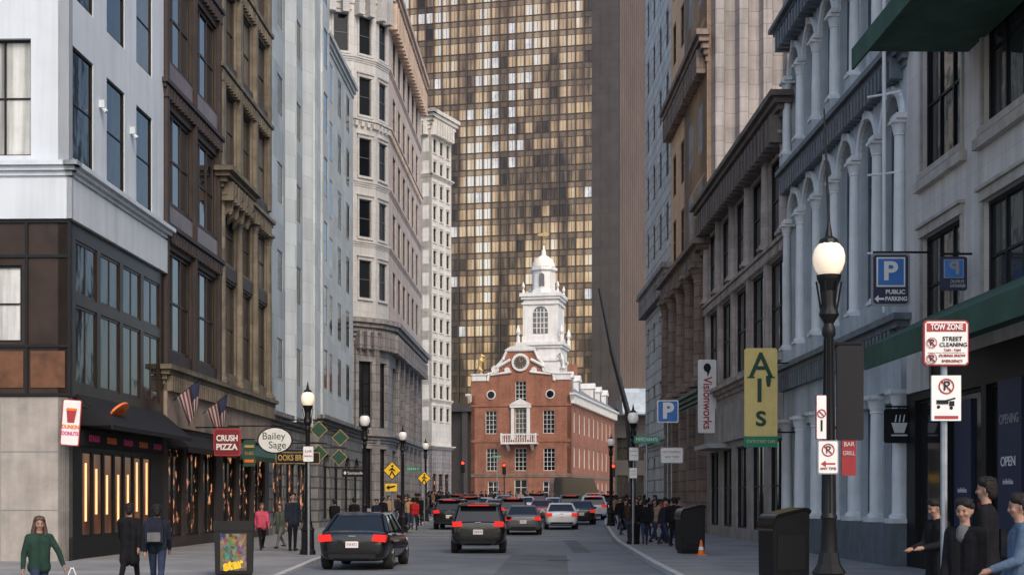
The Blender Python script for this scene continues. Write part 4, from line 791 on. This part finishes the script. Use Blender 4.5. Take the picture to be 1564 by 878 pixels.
# ---------------------------------------------------------------- cars
def make_car(kind,label,loc,rz,paint,group='cars in the street'):
    t=thing('car',label,'car',loc,rz,group)
    if kind=='sedan':
        st=[(-2.36,.70,.40,.86),(-2.3,.82,.30,.97),(-2.05,.89,.22,1.02),(-1.4,.91,.2,1.0),(0,.91,.19,.96),(1.2,.91,.2,.93),(1.85,.88,.22,.82),(2.25,.78,.28,.68),(2.36,.62,.38,.58)]
        cab=[(-1.85,.99),(-1.1,1.40),(.3,1.43),(1.2,.92)]; wb,wt=.80,.60; tz,pz=.84,.66
    else:
        st=[(-2.26,.76,.42,.98),(-2.22,.86,.34,1.06),(-2.0,.92,.26,1.08),(-1.3,.93,.24,1.07),(0,.93,.24,1.05),(1.2,.93,.24,1.03),(1.8,.9,.26,.95),(2.2,.8,.32,.8),(2.3,.66,.42,.7)]
        cab=[(-2.2,1.06),(-1.85,1.60),(.25,1.66),(1.2,1.03)]; wb,wt=.83,.66; tz,pz=1.0,.72
    mb=MB(); ringn=12
    for y,w,zb,zd in st:
        hp=[(0,zb),(.8*w,zb),(.97*w,zb+.1),(w,zb+.52*(zd-zb)),(.965*w,zd-.09),(.86*w,zd),(0,zd+.015)]
        pts=hp+[(-x,z) for x,z in hp[-2:0:-1]]; mb.v+= [(x,y,z) for x,z in pts]; ringn=len(pts)
    for j in range(len(st)-1):
        for i in range(ringn): mb.f.append([j*ringn+i,j*ringn+(i+1)%ringn,(j+1)*ringn+(i+1)%ringn,(j+1)*ringn+i]); mb.m.append(0)
    mb.f.append(list(range(ringn))); mb.m.append(0); mb.f.append(list(range((len(st)-1)*ringn,len(st)*ringn))[::-1]); mb.m.append(0)
    me=mb.mesh('body',[M[paint]]); o=bpy.data.objects.new('x',me); C.objects.link(o)
    s=o.modifiers.new('s','SUBSURF'); s.levels=2; s.render_levels=2
    cm=MB(); wr=.33 if kind=='sedan' else .36; wy=(-1.4,1.42)
    for y in wy:
        for sx in(-1,1): cm.lathe([(wr+.06,-.3),(wr+.06,.3)],(sx*.9,y,wr),24,0,'x')
    co=bpy.data.objects.new('c',cm.mesh('c')); C.objects.link(co); bo=o.modifiers.new('b','BOOLEAN'); bo.object=co; bo.operation='DIFFERENCE'; bo.solver='EXACT'
    m2=evalmesh(o); bpy.data.objects.remove(o); bpy.data.objects.remove(co); m2.materials.clear(); m2.materials.append(M[paint])
    m2.polygons.foreach_set('use_smooth',[True]*len(m2.polygons)); 
    try: m2.set_sharp_from_angle(angle=R(50))
    except Exception: pass
    link('body',m2,t)
    (yr0,zr0),(yr1,zr1),(yf1,zf1),(yf0,zf0)=cab; zr0-=.05; zf0-=.05
    cv=[(-wb,yr0,zr0),(wb,yr0,zr0),(wb,yf0,zf0),(-wb,yf0,zf0),(-wt,yr1,zr1),(wt,yr1,zr1),(wt,yf1,zf1),(-wt,yf1,zf1)]
    mb=MB(); mb.add(cv,[(0,1,5,4),(1,2,6,5),(2,3,7,6),(3,0,4,7),(4,5,6,7)]); mb.build('cabin_glass',M['carglass'],t)
    mb=MB()
    mb.add([(-wt-.02,yr1-.05,zr1-.02),(wt+.02,yr1-.05,zr1-.02),(wt+.02,yf1+.04,zf1-.02),(-wt-.02,yf1+.04,zf1-.02),(-wt+.08,yr1+.1,zr1+.045),(wt-.08,yr1+.1,zr1+.045),(wt-.08,yf1-.15,zf1+.035),(-wt+.08,yf1-.15,zf1+.035)],[(0,1,5,4),(1,2,6,5),(2,3,7,6),(3,0,4,7),(4,5,6,7)])
    for sx in(-1,1):
        e=lambda y0,z0,y1,z1,r,x0=wb,x1=wt: mb.tube((sx*x0,y0,z0),(sx*x1,y1,z1),r,r*.8,6)
        e(yr0,zr0,yr1,zr1,.06); e(yf0,zf0,yf1,zf1,.045); e(-.2,(zr0+zf0)/2,-.25,(zr1+zf1)/2,.04); e(yr1,zr1-.01,yf1,zf1-.01,.05,wt,wt); e(yr0+.55,zr0,yr1+.3,zr1,.05)
    mb.build('roof',M[paint],t)
    yb=st[0][0]
    for sx in(-1,1):
        mb=MB(); mb.prism([(sx*.5,tz-.09),(sx*.84,tz-.12),(sx*.86,tz+.06),(sx*.55,tz+.08)],'y',yb-.01,yb+.3); mb.build('tail_light',M['tail_red'],t)
        mb=MB(); mb.ell((sx*1.0,.75,1.03 if kind=='sedan' else 1.15),(.1,.07,.075),8); mb.build('wing_mirror',M[paint],t)
        mb=MB(); mb.ell((sx*.66,st[-1][0]-.12,.68 if kind=='sedan' else .8),(.16,.1,.07),8); mb.build('headlight',M['s_white'],t)
        for y in wy:
            mb=MB(); mb.lathe([(wr*.62,-.1),(wr*.92,-.115),(wr,-.08),(wr,.08),(wr*.92,.115),(wr*.62,.1)],(0,0,0),22,0,'x'); wh=mb.build('wheel',M['tyre'],t,(sx*.8,y,wr),smooth=True)
            mb=MB(); mb.lathe([(wr*.62,-.07),(wr*.62,.07)],(0,0,0),20,0,'x')
            for k in range(5): a_=2*pi*k/5; mb.tube((sx*.08,0,0),(sx*.1,wr*.6*math.cos(a_),wr*.6*math.sin(a_)),.05,.04,5)
            mb.build('rim',M['rim'],wh)
    mb=MB(); mb.box(-.16,.16,yb-.02,yb+.03,pz-.08,pz+.08); mb.build('number_plate',M['s_white'],t); text('718 KT2',.09,M['s_red'],t,(0,yb-.026,pz),w=.26)
    mb=MB(); mb.box(-.6,.6,yb+.0,yb+.2,st[0][2]-.08,st[0][2]+.02)
    for sx in(-1,1): mb.lathe([(.045,-.06),(.045,.1)],(sx*.5,yb+.02,.33),8,0,'y')
    mb.box(-.7,.7,yb+.03,yb+.06,.5,.515); mb.build('bumper_trim',M['s_black'],t)
    mb=MB(); mb.box(-.09,.09,yb-.005,yb+.03,tz+.02,tz+.05); mb.build('badge',M['rim'],t)
    if kind!='sedan':
        mb=MB(); mb.box(-.6,.6,yr1-.22,yr1+.05,zr1-.02,zr1+.03); mb.build('spoiler',M[paint],t); mb=MB(); mb.box(-.35,.35,yr1-.225,yr1-.2,zr1-.015,zr1+.02); mb.build('brake_light',M['tail_red'],t)
    return t
sed=make_car('sedan','glossy black sedan parked at left kerb, largest car in view',(X(546,36),38.2,0),R(-3),'car_black')
suv=make_car('suv','black hatchback SUV driving away in the middle of the street',(X(730,47),49.3,0),0,'car_black')
def C2(src,px,D,paint,lab,rz=0):
    c=dup(src,(X(px,D),D+2.3,gz(D)),rz,lab,'cars in the street')
    for p in('body','roof','wing_mirror','spoiler'): recol(c,p,0,M[paint])
    return c
C2(suv,690,77,'car_black','dark SUV parked by left kerb beyond the lamp posts',R(-4)); C2(sed,799,69,'car_grey','dark grey sedan just beyond the middle black SUV on its right')
C2(sed,858,77,'car_white','white sedan in right hand lane'); C2(sed,888,86,'car_black','black sedan half hidden behind the white sedan'); C2(suv,907,96,'car_white','white SUV by the right kerb near the hall')
C2(sed,829,92,'car_red','red car further away in mid street'); C2(sed,758,96,'car_silver','distant silver car left of mid street'); C2(suv,716,94,'car_navy','distant dark blue SUV near left kerb'); C2(sed,802,112,'car_white','distant white car straight ahead near the hall door'); C2(sed,848,106,'car_white','distant white car right of mid street near the hall'); C2(suv,932,110,'car_black','distant black SUV on right side near the hall')
C2(suv,784,84,'car_black','black SUV beyond the grey sedan in mid street'); C2(sed,738,106,'car_white','distant white car near the left kerb by the hall'); C2(suv,872,102,'car_navy','dark blue SUV behind the white sedan on the right'); C2(suv,700,110,'car_black','farthest black SUV at the left kerb'); C2(sed,770,124,'car_silver','farthest silver car in front of the hall')
C2(suv,820,122,'car_black','farthest black SUV in mid street before the hall'); C2(suv,908,120,'car_silver','farthest silver SUV on the right before the hall')
D=133; t=thing('van','black box van standing in front of the brick hall right corner','van',(X(884,D),D,gz(D)),R(-80))
mb=MB(); mb.prism([(-2.6,.4),(2.5,.4),(2.6,1.1),(1.9,1.3),(1.4,2.3),(1.2,2.95),(-2.5,3.0),(-2.6,2.5)],'x',-.98,.98); mb.build('body',M['car_black'],t)
for sx in(-1,1):
    mb=MB(); mb.prism([(.4,1.35),(1.7,1.35),(1.3,2.2),(.4,2.2)],'x',sx*.99,sx*.975); mb.build('side_window',M['carglass'],t)
    for y in(-1.7,1.6): mb=MB(); mb.lathe([(.38,-.12),(.38,.12)],(sx*.88,y,.38),18,0,'x'); mb.build('wheel',M['tyre'],t)
mb=MB(); mb.box(-.7,.7,-2.63,-2.58,.9,1.05); mb.build('tail_light',M['tail_red'],t)
# ---------------------------------------------------------------- people
def person(label,loc,rz,H,pose,coat,trous,hem=.86,hair='hairk',long=False,vx=.012,group=None,scarf=None,face=True):
    t=thing('person',label,'person',loc,rz,group); s=H/1.765; P=[]
    def c(a,b_,r0,r1,m): P.append((tuple(Vector(a)*s),tuple(Vector(b_)*s),r0*s,r1*s,m))
    lean=pose.get('lean',0); LM=Matrix.Rotation(lean,3,'X'); pv=Vector((0,0,.95))
    def U(p): return LM@(Vector(p)-pv)+pv
    for sx in(-1,1):
        c(U((sx*.075,0,.98)),U((sx*.085,0,1.34)),.112,.112,1); c((sx*.07,0,.93),(sx*.07,0,.96),.118,.118,1 if hem<.9 else 2)
        if hem<.86: c((sx*.065,0,.95),(sx*.085,.01,hem+.1),.12,.125,1)
        hip=Vector((sx*.09,0,.92)); a,bd=pose['legs'][0 if sx<0 else 1]
        kn=hip+.43*Vector((0,-math.sin(a),-math.cos(a))); an=kn+.42*Vector((0,-math.sin(a-bd),-math.cos(a-bd)))
        c(hip,kn,.092,.064,2); c(kn,an,.062,.047,2); toe=an+Vector((sx*.02,-.16,-.035)); c(an+Vector((0,.03,-.04)),toe,.046,.036,3)
        sw,out,eb=pose['arms'][0 if sx<0 else 1]
        sh=U((sx*.185,0,1.40)); d=Vector((sx*math.sin(out),-math.sin(sw)*math.cos(out),-math.cos(sw)*math.cos(out)))
        el=sh+.29*d; d2=Vector((sx*math.sin(out)*.6-sx*.25*math.sin(eb),-math.sin(sw+eb),-math.cos(sw+eb))).normalized(); wr=el+.25*d2
        c(sh,el,.066,.055,1); c(el,wr,.054,.042,1)
        pe=wr+.085*d2; side=Vector((0,1,0))-d2*d2.y if abs(d2.y)<.9 else Vector((1,0,0))-d2*d2.x
        side.normalize(); nrm=d2.cross(side)*sx
        c(wr,pe,.028,.034,0); c(wr+side*.018,pe+side*.02,.022,.02,0)
        for k,(o_,ln) in enumerate(((-.033,.062),(-.011,.075),(.011,.07),(.031,.055))):
            b0=pe+side*o_; b1=b0+d2*ln*.55; b2=b1+(d2*.75+nrm*-.5).normalized()*ln*.5; c(b0,b1,.0105,.01,0); c(b1,b2,.01,.0085,0)
        th0=wr+d2*.03-side*.03; c(th0,th0+(d2*.6-side*.8).normalized()*.06,.014,.01,0)
    c(U((-.15,0,1.405)),U((.15,0,1.405)),.07,.07,1); c(U((0,.01,1.40)),U((0,.0,1.45)),.085,.066,1 if not scarf else 4)
    if scarf: c(U((0,-.035,1.37)),U((0,-.03,1.43)),.08,.072,4)
    yaw,pit=pose.get('head',(0,0)); HM=Matrix.Rotation(yaw,3,'Z')@Matrix.Rotation(pit,3,'X'); hp=Vector((0,0,1.5))
    def Hd(p): return U(HM@(Vector(p)-hp)+hp)
    c(U((0,0,1.44)),Hd((0,-.01,1.57)),.056,.052,0)
    c(Hd((0,.005,1.62)),Hd((0,.01,1.68)),.076,.081,0); c(Hd((0,-.03,1.6)),Hd((0,-.03,1.67)),.06,.068,0); c(Hd((0,-.045,1.56)),Hd((0,-.055,1.572)),.038,.036,0)
    c(Hd((0,-.095,1.64)),Hd((0,-.108,1.608)),.01,.016,0)
    for sx in(-1,1): c(Hd((sx*.081,.0,1.61)),Hd((sx*.085,.005,1.645)),.012,.017,0); c(Hd((sx*.042,-.068,1.61)),Hd((sx*.042,-.068,1.61)),.024,.024,0)
    mz=min(min(p[0][2]-p[2],p[1][2]-p[3]) for p in P if p[4]==3)
    P=[((a[0],a[1],a[2]-mz),(b_[0],b_[1],b_[2]-mz),r0,r1,m) for a,b_,r0,r1,m in P]
    bd=blob('body',P,vx*1.0,[M['skin'],M[coat],M[trous],M['brown_leather'],M[scarf or coat]],t)
    off=Vector((0,0,-mz)); hh=[]
    def ch(a,b_,r0,r1): hh.append((tuple(Hd(a)*s+off),tuple(Hd(b_)*s+off),r0*s,r1*s,0))
    ch((0,.03,1.67),(0,.02,1.7),.088,.086); ch((0,.05,1.6),(0,.03,1.68),.068,.086); ch((-.03,-.02,1.725),(.035,-.028,1.72),.062,.06)
    for k in range(9):
        t_=k*2.4; rr_=.05; ch((rr_*math.cos(t_),.02+rr_*math.sin(t_),1.735),(rr_*1.5*math.cos(t_+.5),.02+rr_*1.4*math.sin(t_+.5),1.745),.035,.018)
    for sx in(-1,1): ch((sx*.074,.025,1.63),(sx*.068,.02,1.69),.026,.042)
    if long:
        for sx in(-1,1): ch((sx*.065,.01,1.68),(sx*.1,.01,1.52),.04,.042); ch((sx*.1,.01,1.52),(sx*.105,-.02,1.34),.045,.032)
        ch((0,.06,1.6),(0,.09,1.34),.085,.07)
    blob('hair',hh,vx*.9,[M[hair]],t)
    if face:
        for sx in(-1,1):
            mb=MB(); p=Hd((sx*.031,-.089,1.643))*s+off; mb.ell(p,(.012*s,.008*s,.006*s),8); p=Hd((sx*.031,-.093,1.661))*s+off; mb.ell(p,(.018*s,.007*s,.0035*s),8); mb.build('eye',M['eye'],t)
        mb=MB(); mb.ell(Hd((0,-.09,1.582))*s+off,(.019*s,.006*s,.005*s),8); mb.build('mouth',M['lip'],t)
    return t
ST={'legs':[(.03,.03),(-.03,.03)],'arms':[(.05,.12,.25),(-.05,.12,.2)]}
WK={'legs':[(.42,.08),(-.3,.35)],'arms':[(-.35,.1,.25),(.35,.1,.35)]}
WK2={'legs':[(-.28,.4),(.4,.05)],'arms':[(.3,.1,.3),(-.3,.1,.2)]}
def at(px,D,z): return (X(px,D),D,z)
person('woman in dark green jacket with long brown hair walking at bottom left, bag in hand',at(60,22,0),R(35),1.56,{'legs':[(.35,.05),(-.28,.35)],'arms':[(-.1,.25,.2),(.15,.5,.15)],'head':(R(-10),.1)},'green_cloth','jean_cloth',.78,'hairb',True)
t=thing('carrier_bag','white carrier bag hanging from the hand of the woman in green','bag',(X(60,22)+.47,22.12,.21)); mb=MB(); mb.prism([(-.17,0),(.17,0),(.14,.36),(-.14,.36)],'y',-.06,.06); mb.build('bag_body',M['s_white'],t); mb=MB()
mb.tube((-.08,0,.36),(-.02,0,.52),.008,.008,6); mb.tube((.08,0,.36),(.02,0,.52),.008,.008,6); mb.tube((-.025,0,.52),(.025,0,.52),.009,.009,6); mb.build('handle',M['s_white'],t)
person('person in long black coat seen from behind at the left shopfront',at(198,29,0),pi,1.76,WK,'black_cloth','black_cloth',.5,long=False,face=False)
bp=person('man in dark jacket with backpack seen from behind by the left shopfront',at(240,27,0),pi+.15,1.74,WK2,'navy_cloth','jean_cloth',.86,face=False)
x,y,_=at(240,27,0); t=thing('backpack','dark blue backpack on the back of the walking man at left','backpack',(x+.0,y-.19,.98),.15)
mb=MB(); mb.prism([(-.16,0),(.16,0),(.17,.3),(.12,.48),(-.12,.48),(-.17,.3)],'y',-.13,.06); mb.build('bag_body',M['navy_cloth'],t); mb=MB(); mb.prism([(-.12,.03),(.12,.03),(.12,.2),(-.12,.2)],'y',-.17,-.13); mb.build('pocket',M['grey_cloth'],t)
for sx in(-1,1): mb=MB(); mb.tube((sx*.11,.05,.44),(sx*.12,.2,.5),.02,.02,6); mb.tube((sx*.11,.05,.05),(sx*.12,.2,.5),.015,.015,6); mb.build('strap',M['black_cloth'],t)
pk=person('person in bright pink jacket standing near the left shops',at(400,47,zl(47)),R(20),1.58,WK,'pink_cloth','black_cloth',.8,'hairb',vx=.018)
person('person in olive coat walking near the person in pink',at(428,48.5,zl(48)),R(-30),1.56,WK2,'olive_cloth','grey_cloth',.6,'hairb',True,vx=.018)
tall=person('tall man in dark teal coat standing left of the lamp by the black sedan',at(447,46,zl(46)),R(30),1.86,ST,'navy_cloth','black_cloth',.72,vx=.018)
person('man in black coat looking down, leftmost of the group at bottom right',at(1432,19,zr(21)),R(-70),1.68,{'legs':[(.2,.05),(-.1,.2)],'arms':[(.3,.02,1.0),(.3,.02,1.1)],'lean':-.0,'head':(R(-5),.3)},'black_cloth','black_cloth',.6)
person('man with grey scarf walking past at bottom right',at(1474,14.4,zr(18)),R(-48),1.68,{'legs':[(.25,.05),(-.2,.3)],'arms':[(.1,.05,.3),(.0,.05,.3)],'head':(R(10),.12)},'black_cloth','black_cloth',.6,scarf='grey_cloth',vx=.01)
person('tall man with black hair in black coat standing behind man with grey scarf',at(1507,16.2,zr(19)),R(-120),1.9,ST,'black_cloth','black_cloth',.7)
person('person in faded blue denim jacket at right edge of photo',at(1559,13.8,zr(16)),R(-100),1.74,{'legs':[(.3,.05),(-.2,.3)],'arms':[(.1,.1,.4),(.2,.05,1.0)],'head':(0,.1)},'denim_cloth','brown_leather',.82,'hairk')
protoW=person('person in black jacket walking by the right lamp',at(985,52,zr(52)),pi,1.72,WK,'black_cloth','jean_cloth',.84,vx=.024,face=False)
protoS=person('person in red jacket standing on right pavement',at(1016,56,zr(56)),R(20),1.72,ST,'red_cloth','black_cloth',.84,vx=.024,face=False)
def pd(src,px,D,z,rz,coat,lab,group=None):
    p=dup(src,at(px,D,z),rz,lab,group); recol(p,'body',1,M[coat]); return p
for px,D,coat,src,lab in((972,55,'black_cloth',protoS,'person in black coat just left of the person walking by right lamp'),(1000,58,'navy_cloth',protoW,'person in navy coat between right lamp and person in red'),(1034,60,'black_cloth',protoW,'person in black to the right of the person in red'),(950,74,'grey_cloth',protoW,'person in grey on right pavement near the far lamp'),
  (511,62,'black_cloth',protoW,'person in black behind the roof of the black sedan, left one'),(541,64,'black_cloth',protoS,'person in black behind the black sedan, right one'),(575,66,'navy_cloth',protoW,'person in navy on left pavement beside second lamp'),(585,70,'black_cloth',protoS,'person in black on left pavement near yellow sign'),(633,72,'red_cloth',protoW,'person in red jacket on left pavement by third lamp'),(641,80,'black_cloth',protoS,'person in black on left pavement by far lamp'),(625,76,'tan_cloth',protoW,'person in tan coat on left pavement by third lamp')):
    pd(src,px,D,(zl if px<790 else zr)(D),random.choice((0,pi,2.8,.4)),coat,lab)
dk=('black_cloth','navy_cloth','grey_cloth','brown_leather','black_cloth','black_cloth','tan_cloth')
for i in range(44):
    px=655+i*6.6+random.uniform(-3,3); D=random.uniform(131,147)
    pd(random.choice((protoW,protoS)),px,D,gz(D),random.uniform(0,6.28),random.choice(dk+('red_cloth',)),'small distant pedestrian in the crowd in front of the brick hall','distant crowd in front of the hall')
for i in range(18):
    D=random.uniform(74,118); pd(random.choice((protoW,protoS)),790+F*random.uniform(-7.4,-6.0)/D,D,zl(D),random.uniform(0,6.28),random.choice(dk),'small dark pedestrian on the far left pavement','far left pavement pedestrians')
for i in range(22):
    D=random.uniform(50,84); pd(random.choice((protoW,protoS)),790+F*(kerbR(D)+random.uniform(.5,3.0))/D,D,zr(D),random.uniform(0,6.28),random.choice(dk),'small dark pedestrian on the right pavement between the two lamps','right pavement pedestrians')
# ---------------------------------------------------------------- world, light, camera
wd=bpy.data.worlds.new('World'); S.world=wd; wd.use_nodes=True; nt=wd.node_tree; bg=nt.nodes['Background']
sk=nt.nodes.new('ShaderNodeTexSky'); sk.sky_type='NISHITA'; sk.sun_disc=False
el=R(40); sd=Vector((.4,-.92,0)).normalized()
sk.sun_elevation=el; sk.sun_rotation=math.atan2(sd.x,sd.y); sk.air_density=1; sk.dust_density=3; sk.ozone_density=1
nt.links.new(sk.outputs[0],bg.inputs[0]); bg.inputs[1].default_value=.235
sl=bpy.data.lights.new('sun','SUN'); sl.energy=1.2; sl.angle=R(18); sl.color=(1,.87,.72)
so=bpy.data.objects.new('sun',sl); C.objects.link(so); dv=Vector((sd.x*math.cos(el),sd.y*math.cos(el),math.sin(el))); so.rotation_euler=dv.to_track_quat('Z','Y').to_euler()
cm=bpy.data.cameras.new('camera'); co=bpy.data.objects.new('camera',cm); C.objects.link(co); co.location=(0,0,CZ); co.rotation_euler=(pi/2,0,0)
cm.sensor_width=36; cm.lens=36*F/1564; cm.shift_x=-8/1564; cm.shift_y=323/1564; cm.clip_end=5000; S.camera=co
S.view_settings.view_transform='Standard'; S.view_settings.look='None'; S.view_settings.exposure=0
